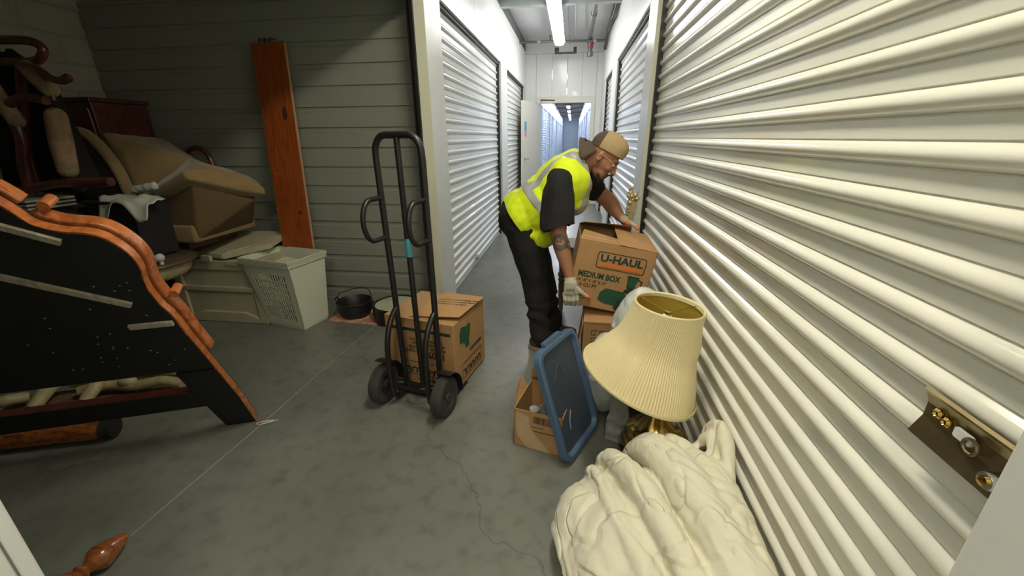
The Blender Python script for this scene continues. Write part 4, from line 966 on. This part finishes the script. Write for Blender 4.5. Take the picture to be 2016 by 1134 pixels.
# dresser and carved armchair stacked on it
t = thing('black_dresser', 'low black dresser carrying the carved armchair', 'dresser', (-3.88, 1.75, 0))
G().box(0, .74, 0, .66, .05, 1.05).build('body', BLKPAINT, t, bevel=.004)
for k in range(3): d = G().box(.03, .71, -.015, 0, .08 + k * .32, .36 + k * .32).build('drawer', BLKPAINT, t, bevel=.004); G().lathe([(.008, 0), (.012, .02), (.006, .025)], 10, Matrix.Translation((.37, -.015, .22 + k * .32)) @ Matrix.Rotation(PI / 2, 4, 'X')).build('knob', BRASSD, d)
G().box(.02, .72, .02, .64, 0, .05).build('plinth', BLKPAINT, t)
for k in range(3):
    tag(G().box(-3.30, -3.09, 1.95, 2.2, 1.052 + k * .022, 1.064 + k * .022).build('flat_board', mat(f'pale_board_{k}', (.30, .29, .26), rough=.6) if k == 0 else bpy.data.materials['pale_board_0'], None), ('lowest', 'middle', 'topmost')[k] + ' thin pale board of the small stack under the armchair', 'board', 'thin boards stacked on the dresser')
t = thing('carved_armchair', 'carved dark mahogany armchair with faded floral pads stacked on furniture', 'armchair', (-3.3, 2.2, 1.12))
def part(name, m, P, r, n=12, **k): return G().tube(smoothpts(P, 5), r, n, **k).build(name, m, t, smooth=True, world=True)
g = G(); g.cap((-2.90, 2.12, 1.56), (-2.93, 2.12, 1.42), .050, .055); g.cap((-2.93, 2.12, 1.42), (-2.955, 2.12, 1.27), .055, .05); blob('floral_pad', g, .009, FLORAL, t, 3)
g = G(); g.cap((-2.98, 2.14, 1.80), (-2.88, 2.12, 1.70), .05, .045); blob('floral_pad', g, .009, FLORAL, t, 3)
g = G(); g.cap((-3.24, 2.1, 1.72), (-3.15, 2.1, 1.54), .045, .04); blob('floral_pad', g, .009, FLORAL, t, 3)
part('crest_rail', REDW, [(-3.35, 2.15, 1.95), (-3.13, 2.15, 1.95), (-2.94, 2.15, 1.94), (-2.87, 2.15, 1.90), (-2.92, 2.15, 1.85), (-3.02, 2.15, 1.84), (-3.3, 2.15, 1.85)], .022)
part('arm', REDW, [(-3.02, 2.12, 1.82), (-2.90, 2.10, 1.80), (-2.80, 2.08, 1.75), (-2.71, 2.06, 1.73), (-2.63, 2.05, 1.745)], [.022] * 10 + [.018] * 6 + [.021] * 4 + [.012])
part('lower_arm_rail', REDW, [(-3.24, 2.1, 1.58), (-3.14, 2.1, 1.63), (-3.03, 2.1, 1.66), (-2.90, 2.1, 1.64)], .024)
part('arm_support', REDW, [(-2.86, 2.11, 1.64), (-2.865, 2.11, 1.70), (-2.86, 2.11, 1.76)], .010)
part('seat_rail', REDW, [(-3.40, 2.1, 1.13), (-3.20, 2.1, 1.165), (-3.05, 2.1, 1.19), (-2.85, 2.1, 1.20), (-2.66, 2.1, 1.205)], .026)
part('back_post', REDW, [(-3.28, 2.16, 1.15), (-3.24, 2.16, 1.4), (-3.16, 2.16, 1.6), (-3.05, 2.16, 1.85)], .026)
part('leg', REDW, [(-3.25, 2.1, 1.13), (-3.22, 2.1, 1.3), (-3.16, 2.1, 1.45), (-3.18, 2.1, 1.6)], .03)
g = hull([(-3.6, 2.2, 1.12), (-3.0, 2.2, 1.12), (-2.98, 2.18, 1.5), (-3.02, 2.18, 1.82), (-3.15, 2.2, 1.93), (-3.6, 2.25, 1.9), (-3.5, 2.42, 1.2), (-3.1, 2.4, 1.2), (-3.2, 2.4, 1.8)])
blob('dark_seat_back', g, .015, mat('almost_black_velvet', (.01, .009, .009), rough=1), t, 3)

# dark end cabinet with cloth
t = thing('black_cabinet', 'black box-shaped cabinet standing on the small round table under a grey cloth', 'cabinet', (-3.06, 2.22, 0))
G().box(0, .33, 0, .24, .70, 1.05).build('body', BLKPAINT, t, bevel=.004); G().box(-.01, .345, -.01, .25, 1.05, 1.068).build('top', BLKPAINT, t, bevel=.003)
G().box(.02, .31, .02, .22, .682, .70).build('plinth', BLKPAINT, t); G().box(.02, .31, -.012, 0, .72, 1.04).build('door', BLKPAINT, t, bevel=.004)
g = G(); nx, ny = 20, 14
for j in range(ny + 1):
    for i in range(nx + 1):
        u, v = i / nx, j / ny
        x = -2.97 + .36 * u + .03 * v; y = 2.36 - .20 * v; z = 1.085 + .012 * noise.noise(Vector((u * 5, v * 5, 1))) * 2 + .006 * math.sin(u * 9 + v * 3)
        if v > .55: q = (v - .55) / .45; z -= .13 * q ** 1.2 * (.55 + .45 * math.sin(u * 8 + 1)); y = 2.36 - .20 * .62 - .055 * q
        if u > .68: q = (u - .68) / .32; z -= .02 * q; x -= .01 * q
        g.v.append((x, y, z))
for j in range(ny):
    for i in range(nx): a = j * (nx + 1) + i; g.f.append((a, a + 1, a + nx + 2, a + nx + 1))
o = g.build('grey_cloth', CLOTHG, None, smooth=80); q = o.modifiers.new('s', 'SOLIDIFY'); q.thickness = .006; q.offset = 1
tag(o, 'grey-white cloth draped over the black cabinet', 'cloth')
t = thing('rolled_towel', 'small rolled pale towel lying behind the draped cloth', 'towel', (-2.82, 2.40, 1.09))
blob('towel', G().cap((-2.90, 2.42, 1.115), (-2.74, 2.42, 1.145), .028, .026), .007, CLOTHG, t, 4, post=crumple(.006, 30)); 

# round table with the bottle
t = thing('round_table', 'small round brown table with cream apron behind the headboard', 'table', (-2.815, 2.26, 0))
G().lathe([(.282, .655), (.29, .662), (.29, .672), (.282, .68)], 56).build('table_top', mat('dull_brown_top', (.11, .07, .045), rough=.4, var=.3, vscale=12), t, smooth=60)
G().lathe([(.21, .56), (.24, .585), (.25, .62), (.255, .655)], 40).build('apron', GILT, t, smooth=60)
G().lathe([(.05, .03), (.03, .1), (.045, .25), (.03, .4), (.06, .56)], 20).build('pedestal', GREYW, t, smooth=True)
for k in range(3): a = k * 2.09 + .3; G().tube([(0, 0, .1), (.1 * math.cos(a), .1 * math.sin(a), .07), (.2 * math.cos(a), .2 * math.sin(a), .02)], .018, 8).build('foot', GREYW, t, smooth=True)
t = thing('black_camcorder', 'small black camera with silver ring standing on the round table', 'camera', (-2.63, 2.13, .682), (0, -.25, .3))
G().box(-.03, .03, -.04, .04, .0, .15).build('body', mat('glossy_black', (.01, .01, .012), rough=.2), t, bevel=.008)
G().lathe([(.024, 0), (.026, .03), (.02, .04)], 18, Matrix.Translation((.03, 0, .03)) @ Matrix.Rotation(PI / 2, 4, 'Y')).build('lens', CHROME, t, smooth=True)
G().box(-.015, .02, -.048, -.04, .06, .12).build('label_plate', mat('dim_silver', (.25, .25, .26), rough=.4), t)
t = thing('white_bulb', 'round pearly knob beside the black camera on the round table', 'knob', (-2.575, 2.17, .682))
G().ell((0, 0, .045), .026).tube([(0, 0, 0), (0, 0, .03)], .012, 10).build('knob', mat('pearly', (.55, .55, .56), rough=.15), t, smooth=True)

# cream carved furniture under the headboard
t = thing('carved_footboard', 'cream carved footboard lying low behind the headboard rail', 'footboard', (-2.58, 1.615, 0), (0, 0, .40))
g = G().box(-.48, .42, -.01, .16, .002, .05); g.build('panel', mat('brown_board', (.16, .10, .06), rough=.6, var=.3), t)
for P, r in (([(.42, -.04, .10), (.30, .0, .12), (.15, .02, .10), (.02, .05, .11), (-.12, .04, .10)], .028), ([(.40, .06, .12), (.25, .10, .13), (.05, .12, .12), (-.2, .12, .12)], .03), ([(-.46, .02, .10), (-.42, .0, .12), (-.36, .05, .10)], .03)):
    G().tube(smoothpts(P, 5), r, 10).build('carved_scroll', GILT, t, smooth=True)
for x in (-.28, -.05): G().tube([(x, -.05, .08), (x + .03, .03, .14), (x + .02, .16, .12)], [.030, .036, .03], 12).build('turned_post', GILT, t, smooth=True)
G().ell((.12, .03, .13), (.045, .035, .03)).build('rosette', GILT, t, smooth=True)
t = thing('orange_furniture_foot', 'orange varnished furniture piece lying on the floor under the headboard rail', 'furniture', (-2.5, 1.45, 0))
g = G(); g.cap((-2.80, 1.23, .066), (-2.32, 1.385, .064), .062, .060)
blob('foot', g, .008, TURNW, t, 3); 
G().tube([(-2.285, 1.395, .064), (-2.25, 1.407, .064)], [.060, .052], 18).build('dark_end', BLKPAINT, t, smooth=True, world=True)

# pots, drum, paper on the floor
tag(G().prism([(-1.96, 2.86), (-1.52, 2.83), (-1.45, 3.15), (-1.98, 3.10)], .001, .006, axis='z').build('patterned_paper', RUG, None), 'red and cream patterned paper lying under the iron pot', 'paper')
t = thing('iron_pot', 'black cast iron kettle pot with wire handle on the floor by the partition', 'pot', (-1.785, 3.0, .007))
G().lathe([(.09, .0), (.125, .02), (.145, .07), (.140, .12), (.148, .13), (.142, .135), (.132, .12), (.11, .03)], 32, caps=False).lathe([(.11, .03), (.09, .0)], 32).build('pot_body', IRON, t, smooth=True)
G().tube(smoothpts([(-.15, 0, .12), (-.12, -.02, .19), (-.02, -.03, .235), (.07, -.02, .255), (.14, 0, .24), (.16, 0, .18), (.15, 0, .12)], 5), .004, 8).build('bail_handle', IRON, t, smooth=True)
for s in (-1, 1): G().tube([Vector(q) for q in arc((s * .155, 0, .135), .018, 0, 2 * PI, 12, 'xz')][:-1], .005, 6, closed=True).build('lug', IRON, t, smooth=True)
t = thing('drum', 'shallow drum with stained cream head leaning behind the hand truck', 'drum', (-1.405, 2.985, .007), (.0, .0, 0))
G().lathe([(.18, .005), (.19, .01), (.19, .11), (.18, .12)], 40).build('shell', BLACKM, t, smooth=50)
G().lathe([(.172, .118), (.172, .128)], 40).build('drum_head', DRUM, t)
G().tube([Vector(q) for q in arc((0, 0, .126), .18, 0, 2 * PI, 40, 'xy')][:-1], .012, 8, closed=True).build('hoop', BLACKM, t, smooth=True)

# string tie, finial, specks
t = thing('string_loop', 'small loop of white string on the floor by the headboard foot', 'string', (-1.565, 1.60, .004))
G().tube(smoothpts([(.05, .03, 0), (.02, .012, 0), (-.03, .0, 0), (-.045, -.015, 0), (-.02, -.02, .002), (.02, .002, .003), (.035, .02, .003), (.0, .012, .004), (-.03, -.006, .004)], 4), .0022, 6).build('string', STRING, t)
tag(G().lathe([(.006, 0), (.012, .003), (.022, .022), (.036, .058), (.045, .088), (.042, .105), (.024, .125), (.019, .135), (.027, .141), (.031, .150), (.024, .158), (.034, .17), (.041, .19), (.038, .215), (.026, .235), (.026, .40)], 32,
    Matrix.Translation((-1.590, .900, .047)) @ Matrix.Rotation(-.05, 4, 'Z') @ Matrix.Rotation(PI / 2, 4, 'X')).build('bed_finial', TURNW, None, smooth=True), 'glossy turned brown bed finial lying on the floor in the near left corner', 'finial')

# ================================================================ THE MAN
t = man = thing('person', 'man in yellow hi-vis vest and backwards cap bending to lift a moving box', 'person', (-.15, 2.75, 0))
V = Vector
f = V((.765, -.13, -.63)).normalized(); u0 = V((.63, 0, .77)); sd = f.cross(u0).normalized(); uu = sd.cross(f).normalized()
HC = V((.186, 2.70, 1.308))
RH = Matrix((f, -sd, uu)).transposed() if f.cross(-sd).dot(uu) > 0 else Matrix((f, sd, uu)).transposed()
ly = RH.col[1].normalized()
def h(a, b, c): return HC + f * a + ly * b + uu * c      # a forward, b sideways, c up
g = G()
g.ell(h(-.012, 0, .045), (.100, .078, .088), RH); g.ell(h(.03, 0, -.01), (.072, .066, .075), RH); g.ell(h(.045, 0, -.065), (.052, .052, .048), RH)
g.ell(h(.078, 0, -.098), (.026, .028, .020), RH); g.ell(h(.078, 0, .035), (.026, .052, .018), RH)          # chin, brow
g.cap(h(.095, 0, .022), h(.119, 0, -.024), .008, .013); g.ell(h(.110, .012, -.027), .009); g.ell(h(.110, -.012, -.027), .009)
g.ell(h(.095, 0, -.058), (.014, .025, .008), RH); g.ell(h(.093, 0, -.070), (.013, .021, .008), RH)       # lips
for s in (-1, 1):
    g.ell(h(.062, s * .042, -.022), (.028, .020, .024), RH); g.ell(h(-.012, s * .080, -.005), (.019, .009, .031), RH); g.ell(h(-.008, s * .077, -.030), (.010, .007, .010), RH)
g.cap(h(-.035, 0, -.02), V((.045, 2.735, 1.262)), .062, .075)                                              # neck
g.cap(V((.045, 2.735, 1.262)), V((-.05, 2.74, 1.14)), .09, .15)
# torso
ax = V((.74, 0, .67)).normalized(); dp = V((-.67, 0, .74)).normalized(); RT = Matrix((ax, V((0, 1, 0)), dp)).transposed()
if RT.determinant() < 0: RT = Matrix((ax, V((0, -1, 0)), dp)).transposed()
HIP = V((-.305, 2.76, .93)); BEL = V((-.175, 2.76, 1.0)); CH = V((-.045, 2.745, 1.14))
g.ell(HIP, (.17, .17, .14), RT); g.ell(BEL, (.20, .18, .155), RT); g.ell(CH, (.19, .185, .14), RT)
SR = V((-.065, 2.555, 1.175)); ER = V((-.062, 2.475, .875)); WR = V((.020, 2.405, .615)); HRp = V((.040, 2.385, .545))
SL = V((.065, 2.94, 1.17)); EL = V((.265, 2.985, 1.01)); WL = V((.345, 2.905, .915)); HLp = V((.375, 2.87, .885))
g.cap(SR, ER, .062, .050); g.cap(ER, ER.lerp(WR, .3), .050, .053); g.cap(ER.lerp(WR, .3), WR, .053, .031); g.cap(WR, HRp, .028, .013)
g.cap(SL, EL, .066, .056); g.cap(EL, EL.lerp(WL, .4), .056, .055); g.cap(EL.lerp(WL, .4), WL, .055, .038); g.cap(WL, HLp, .034, .028)
g.cap(CH + V((.02, -.10, .04)), SR, .09, .065); g.cap(CH + V((.03, .10, .04)), SL, .09, .068)
KR = V((-.215, 2.665, .485)); AR = V((-.165, 2.60, .09)); KL = V((-.185, 2.87, .49)); AL = V((-.100, 2.86, .09))
g.cap(HIP + V((0, -.09, -.03)), KR, .095, .060); g.cap(KR, AR, .058, .04); g.cap(HIP + V((0, .09, -.03)), KL, .095, .060); g.cap(KL, AL, .058, .04)
g.cap(AR, AR + V((.05, -.02, -.045)), .036, .024); g.cap(AL, AL + V((.05, -.01, -.045)), .036, .024)
def carve(bm):
    for v in bm.verts:
        for s in (-1, 1):
            d = (v.co - h(.094, s * .031, .008)).length
            if d < .024: v.co -= f * .009 * (1 - d / .024)
        d = abs((v.co - h(.103, 0, -.064)).dot(uu)); q = (v.co - h(.103, 0, -.064)).length
        if q < .026 and d < .004: v.co -= f * .004
        for s in (-1, 1):
            q = (v.co - h(-.006, s * .088, -.004)).length
            if q < .012: v.co -= ly * s * .006
body = blob('body', g, .0058, SKIN, t, 4, .5, post=carve)
for s in (-1, 1):
    e = G().ell(h(.083, s * .031, .008), .0115).build('eye', mat('eye_white', (.5, .47, .42), rough=.3) if s < 0 else bpy.data.materials['eye_white'], t, smooth=True, world=True)
    G().ell(h(.0925, s * .031, .004), .005).build('iris', HAIR, t, smooth=True, world=True)
    g = G().tube([h(.085, s * .014, .032), h(.096, s * .030, .036), h(.084, s * .052, .030)], .0042, 6); g.build('eyebrow', HAIR, t, smooth=True, world=True)
    g = G().tube([h(.075, s * .052, .016), h(.03, s * .078, .018), h(-.012, s * .084, .012)], .0018, 6); g.build('glasses_arm', mat('clear_frame', (.55, .45, .40), rough=.2) if s < 0 else bpy.data.materials['clear_frame'], t, world=True)
g = G(); g.tube([h(.100, -.024, -.052), h(.110, 0, -.047), h(.100, .024, -.052)], .0050, 8); g.tube([h(.100, -.026, -.054), h(.094, -.030, -.078), h(.088, -.022, -.098), h(.095, 0, -.104), h(.088, .022, -.098), h(.094, .030, -.078), h(.100, .026, -.054)], .0065, 8)
g.ell(h(.092, 0, -.100), (.014, .024, .012), RH); [g.tube([h(.088, s * .018, -.103), h(.070, s * .040, -.098), h(.045, s * .054, -.082)], [.010, .008, .005], 8) for s in (-1, 1)]; g.build('goatee', HAIR, t, smooth=True, world=True)

def cut(bm, co, no):      # remove everything on the +no side of the plane
    bmesh.ops.bisect_plane(bm, geom=bm.verts[:] + bm.edges[:] + bm.faces[:], plane_co=co, plane_no=no, clear_outer=True)
# cap
g = G(); g.ell(h(-.005, 0, .062), (.112, .087, .100), RH); g.ell(h(.03, 0, .095), (.075, .07, .068), RH)
def capcut(bm): cut(bm, h(0, 0, .045), (-uu + f * .22).normalized())
def tanp(bm): capcut(bm); cut(bm, h(-.052, 0, .04), (-f - uu * .18).normalized())
def brp(bm): capcut(bm); cut(bm, h(-.052, 0, .04), (f + uu * .18).normalized())
for nm, mm, fn in (('cap_mesh_panel', CAPTAN, tanp), ('cap_back_panel', CAPBR, brp)):
    o = blob(nm, g, .006, mm, t, 5, post=fn); q = o.modifiers.new('s', 'SOLIDIFY'); q.thickness = .003; q.offset = 1
    g = G(); g.ell(h(-.005, 0, .062), (.112, .087, .100), RH); g.ell(h(.03, 0, .095), (.075, .07, .068), RH)
g = G(); nb = 14
for j in range(7):
    for i in range(nb + 1):
        a = -1.15 + 2.3 * i / nb; r = .085 + .088 * j / 6 * (math.cos(a) ** .3 if math.cos(a) > 0 else 0)
        g.v.append(h(-.012 - r * math.cos(a), .90 * r * math.sin(a), .035 - .030 * (j / 6) - 4.5 * (r * math.sin(a)) ** 2)[:])
for j in range(6):
    for i in range(nb): a = j * (nb + 1) + i; g.f.append((a, a + 1, a + nb + 2, a + nb + 1))
o = g.build('cap_brim', CAPBR, t, smooth=80, world=True); q = o.modifiers.new('s', 'SOLIDIFY'); q.thickness = .005; q.offset = 0
G().ell(h(-.145, -.035, .018), (.014, .014, .003), RH).build('brim_sticker', mat('brim_emblem', (.14, .11, .09), rough=.5), t, smooth=True, world=True)
G().ell(h(.01, 0, .163), .007).build('cap_button', CAPBR, t, smooth=True, world=True)

# T-shirt
g = G(); g.ell(HIP, (.19, .19, .16), RT); g.ell(BEL, (.22, .20, .172), RT); g.ell(CH, (.205, .205, .158), RT)
g.cap(CH + V((.02, -.10, .04)), SR, .10, .082); g.cap(CH + V((.03, .10, .04)), SL, .10, .086)
g.cap(SR, SR.lerp(ER, .92), .088, .102); g.cap(SR + V((-.04, .02, -.05)), SR.lerp(ER, .85) + V((-.05, .02, .0)), .07, .07)
g.cap(SL, SL.lerp(EL, .50), .086, .082)
g.cap(CH + ax * .1 + V((0, 0, .03)), V((.075, 2.735, 1.250)), .11, .085)
def shirtcut(bm):
    bm.normal_update()
    for v in bm.verts: v.co += v.normal * .010 * noise.noise(v.co * 9)
    # sleeve hems
    vs = [v for v in bm.verts if v.co.y < 2.60 and (v.co - ER).dot((WR - ER).normalized()) > -.028 and v.co.z < .95 and v.co.x > -.19]
    bmesh.ops.delete(bm, geom=vs, context='VERTS')
    nn = (V((.15, 2.725, 1.27)) - V((.02, 2.74, 1.19))).normalized()
    vs = [v for v in bm.verts if (v.co - V((.085, 2.735, 1.250))).dot(nn) > .012 and (v.co - V((.09, 2.735, 1.22))).length < .14]
    bmesh.ops.delete(bm, geom=vs, context='VERTS')
blob('tshirt', g, .0075, TSHIRT, t, 5, post=shirtcut)

# hi-vis vest with reflective bands
def vestg():
    g = G(); g.ell(BEL, (.245, .235, .195), RT); g.ell(CH, (.225, .232, .178), RT); g.ell(HIP, (.21, .225, .175), RT)
    g.cap(CH + V((.02, -.11, .05)), CH + V((.03, .11, .05)), .125, .125); g.ell(BEL + V((.0, 0, -.17)), (.15, .20, .11), RT); g.ell(CH + V((.075, 0, -.10)), (.11, .17, .09), RT)
    g.ell(HIP + V((.07, 0, -.09)), (.12, .2, .10), RT); g.cap(CH + ax * .08 + V((0, -.07, .07)), CH + ax * .08 + V((0, .07, .07)), .09, .09)
    return g
def vestcut(bm):
    bm.normal_update()
    for v in bm.verts: v.co += v.normal * (.012 * noise.noise(v.co * 7 + V((3, 0, 0))) + .004 * noise.noise(v.co * 22))
    cut(bm, V((-.315, 2.7, .885)), V((-.80, 0, -.60)))                       # hem
    cut(bm, V((.100, 2.7, 1.25)), V((1, 0, .30)).normalized())              # neck line
    vs = [v for v in bm.verts if v.co.x > .02 and abs(v.co.y - 2.735) < .055 + (v.co.z - 1.0) * .18 and (v.co - CH).dot(dp) < .06]
    bmesh.ops.delete(bm, geom=vs, context='VERTS')
    for co, no in (((0, 2.595, 0), (0, 1, 0)), ((0, 2.645, 0), (0, 1, 0)), ((0, 2.84, 0), (0, 1, 0)), ((0, 2.89, 0), (0, 1, 0)), (HIP + ax * .13, ax), (HIP + ax * .18, ax)):
        bmesh.ops.bisect_plane(bm, geom=bm.verts[:] + bm.edges[:] + bm.faces[:], plane_co=co, plane_no=no)
def isband(c):
    w_ = (c - HIP).dot(ax)
    return (.13 < w_ < .18) or ((2.595 < c.y < 2.645 or 2.84 < c.y < 2.89) and w_ > .155)
def vest_y(bm): vestcut(bm); bmesh.ops.delete(bm, geom=[q for q in bm.faces if isband(q.calc_center_median())], context='FACES')
def vest_r(bm):
    vestcut(bm); bmesh.ops.delete(bm, geom=[q for q in bm.faces if not isband(q.calc_center_median())], context='FACES')
o = blob('hi_vis_vest', vestg(), .0085, VEST, t, 6, post=vest_y); q = o.modifiers.new('s', 'SOLIDIFY'); q.thickness = .004; q.offset = 1
o2 = blob('reflective_band', vestg(), .0085, REFL, t, 6, post=vest_r); q = o2.modifiers.new('s', 'SOLIDIFY'); q.thickness = .0055; q.offset = 1

# trousers
g = G(); g.ell(HIP + V((.0, 0, -.005)), (.17, .20, .175), RT); g.ell(HIP + V((0, 0, -.07)), (.145, .195, .13))
g.cap(HIP + V((0, -.085, -.06)), KR, .128, .092); g.cap(KR, AR + V((.0, 0, .03)), .092, .070)
g.cap(HIP + V((0, .085, -.06)), KL, .128, .092); g.cap(KL, AL + V((.0, 0, .03)), .092, .068)
g.cap(AR + V((0, 0, .05)), AR + V((.015, 0, -.01)), .074, .075); g.cap(AL + V((0, 0, .05)), AL + V((.015, 0, -.01)), .072, .073)
def trcut(bm):
    bm.normal_update()
    for v in bm.verts: c = v.co; c += v.normal * (.010 * noise.noise(V((c.x * 8, c.y * 8, c.z * 11))) + (.008 * math.sin(c.z * 55 + 6 * noise.noise(c * 5)) if c.z < .35 else 0))
    cut(bm, V((0, 0, .045)), V((0, 0, -1))); cut(bm, HIP + ax * .13, ax)
blob('trousers', g, .009, JEANS, t, 4, post=trcut)

# shoes
def shoe(A_, yaw):
    d = V((math.cos(yaw), math.sin(yaw), 0)); l = V((-d.y, d.x, 0)); B = V((A_.x, A_.y, 0)) - d * .075
    g = G(); g.ell(B + d * .04 + V((0, 0, .055)), (.052, .040, .050)); g.cap(B + d * .03 + V((0, 0, .05)), B + d * .20 + V((0, 0, .040)), .040, .034); g.ell(B + d * .22 + V((0, 0, .038)), (.05, .045, .032)); g.cap(B + d * .04 + V((0, 0, .05)), B + d * .06 + V((0, 0, .11)), .042, .045)
    def pc(bm): cut(bm, V((0, 0, .020)), V((0, 0, -1)))
    o = blob('shoe', g, .006, SHOE, t, 4, post=pc)
    P = []
    for k in range(24):
        a = 2 * PI * k / 24; c = B + d * (.125 + .148 * math.cos(a)) + l * (.047 + .006 * math.cos(a)) * math.sin(a); P.append((c.x, c.y))
    s_ = G().prism(P, .001, .026, axis='z').build('sole', SOLE, o, bevel=.004, world=True)
    for k in range(4):
        c = B + d * (.10 + k * .022) + V((0, 0, .093 - k * .010)); G().tube([c - l * .022, c + V((0, 0, .006)), c + l * .022], .0025, 6).build('lace', SOLE, o, smooth=True, world=True)
shoe(AR, -.35); shoe(AL, -.15)

# gloves
def glove(name, palm, chains, thumb, cuff, tipm, label=None):
    g = G()
    for a, b, ra, rb in palm: g.cap(a, b, ra, rb)
    for ch, r in chains:
        for i in range(len(ch) - 1): g.cap(ch[i], ch[i + 1], r[i], r[i + 1], n=10)
    for i in range(len(thumb[0]) - 1): g.cap(thumb[0][i], thumb[0][i + 1], thumb[1][i], thumb[1][i + 1], n=10)
    o = blob(name, g, .0032, GLOVE, t, 3, .4)
    c = G().tube([cuff[0], cuff[1]], [.036, .034], 20); c.build('cuff', mat('white_cuff', (.62, .60, .52), rough=.9) if 'white_cuff' not in bpy.data.materials else bpy.data.materials['white_cuff'], o, smooth=50, world=True)
    for ch, r in chains + [thumb]:
        g = G(); a = V(ch[-1]); b = V(ch[-2]); g.cap(a, a.lerp(b, .55), r[-1] + .0016, r[-1] + .002, n=12); g.build('rubber_tip', tipm, o, smooth=True, world=True)
    return o
px = [(-.020, .012), (.006, .012), (.032, .0125), (.058, .011)]
ch = []
for i, (x, r) in enumerate(px):
    L = (.018, .026, .022, .012)[i]
    ch.append(([V((x + .010, 2.386, .515)), V((x + .014, 2.375, .487 - L * .4)), V((x + .020, 2.392, .453 - L * .30)), V((x + .026, 2.425, .437 - L * .15))], [r + .001, r, r - .001, r - .002]))
GTIP = mat('grey_worn_tip', (.16, .15, .13), rough=.7)
glove('right_glove', [(V((.012, 2.392, .585)), V((.005, 2.385, .525)), .028, .021), (V((.028, 2.392, .585)), V((.030, 2.384, .525)), .029, .022), (V((.040, 2.392, .585)), V((.062, 2.384, .530)), .028, .019)], ch,
      ([V((.052, 2.385, .565)), V((.092, 2.378, .535)), V((.120, 2.382, .512)), V((.142, 2.388, .498))], [.018, .0145, .0125, .0105]), (V((.020, 2.406, .618)), V((.024, 2.398, .588))), INKO)
for o in [c for c in bpy.data.objects['right_glove'].children if c.name.startswith('rubber_tip')][:4]: o.data.materials[0] = GTIP
g = G()
for k in range(2): g.tube([V((.0, 2.362, .556 - k * .008)), V((.025, 2.357, .556 - k * .008)), V((.052, 2.361, .559 - k * .008))], .0016, 6)
g.build('black_stripe', INKK, bpy.data.objects['right_glove'], world=True)
ch = []
for i in range(4):
    y = 2.845 - i * .0; yy = 2.80 + i * .024
    ch.append(([V((.385, yy + .03, .885)), V((.415, yy + .01, .880)), V((.440, yy - .01, .868)), V((.455, yy - .02, .852))], [.013, .012, .011, .010]))
glove('left_glove', [(V((.355, 2.895, .905)), V((.385, 2.84, .89)), .028, .022), (V((.36, 2.91, .905)), V((.39, 2.885, .89)), .028, .022)], ch,
      ([V((.36, 2.86, .895)), V((.375, 2.825, .89)), V((.395, 2.795, .883))], [.017, .014, .012]), (V((.340, 2.912, .922)), V((.358, 2.898, .905))), INKO)
# tattoo: flat ink patches hugging the right forearm
def ink(center, r0, nrm, name):
    c = V(center); src = body.data; W = parent_world(t); g = G(); m_ = {}
    for p in src.polygons:
        w_ = W @ p.center
        d = (w_ - c).length; n_ = noise.noise(w_ * 60)
        if d < r0 and p.normal.dot(nrm) > .1 and (abs(d - r0 * .75) < r0 * .22 or n_ > .08):
            ids = []
            for vi in p.vertices:
                if vi not in m_: m_[vi] = len(g.v); q = src.vertices[vi]; g.v.append((q.co + q.normal * .0008)[:])
                ids.append(m_[vi])
            g.f.append(tuple(ids))
    if g.f: g.build(name, TATTOO, t, smooth=80)
ink(ER.lerp(WR, .16) + V((0, -.05, 0)), .052, V((0, -1, 0)), 'tattoo')
ink(ER.lerp(WR, .24) + V((.045, -.02, 0)), .03, V((.5, -1, 0)), 'tattoo')
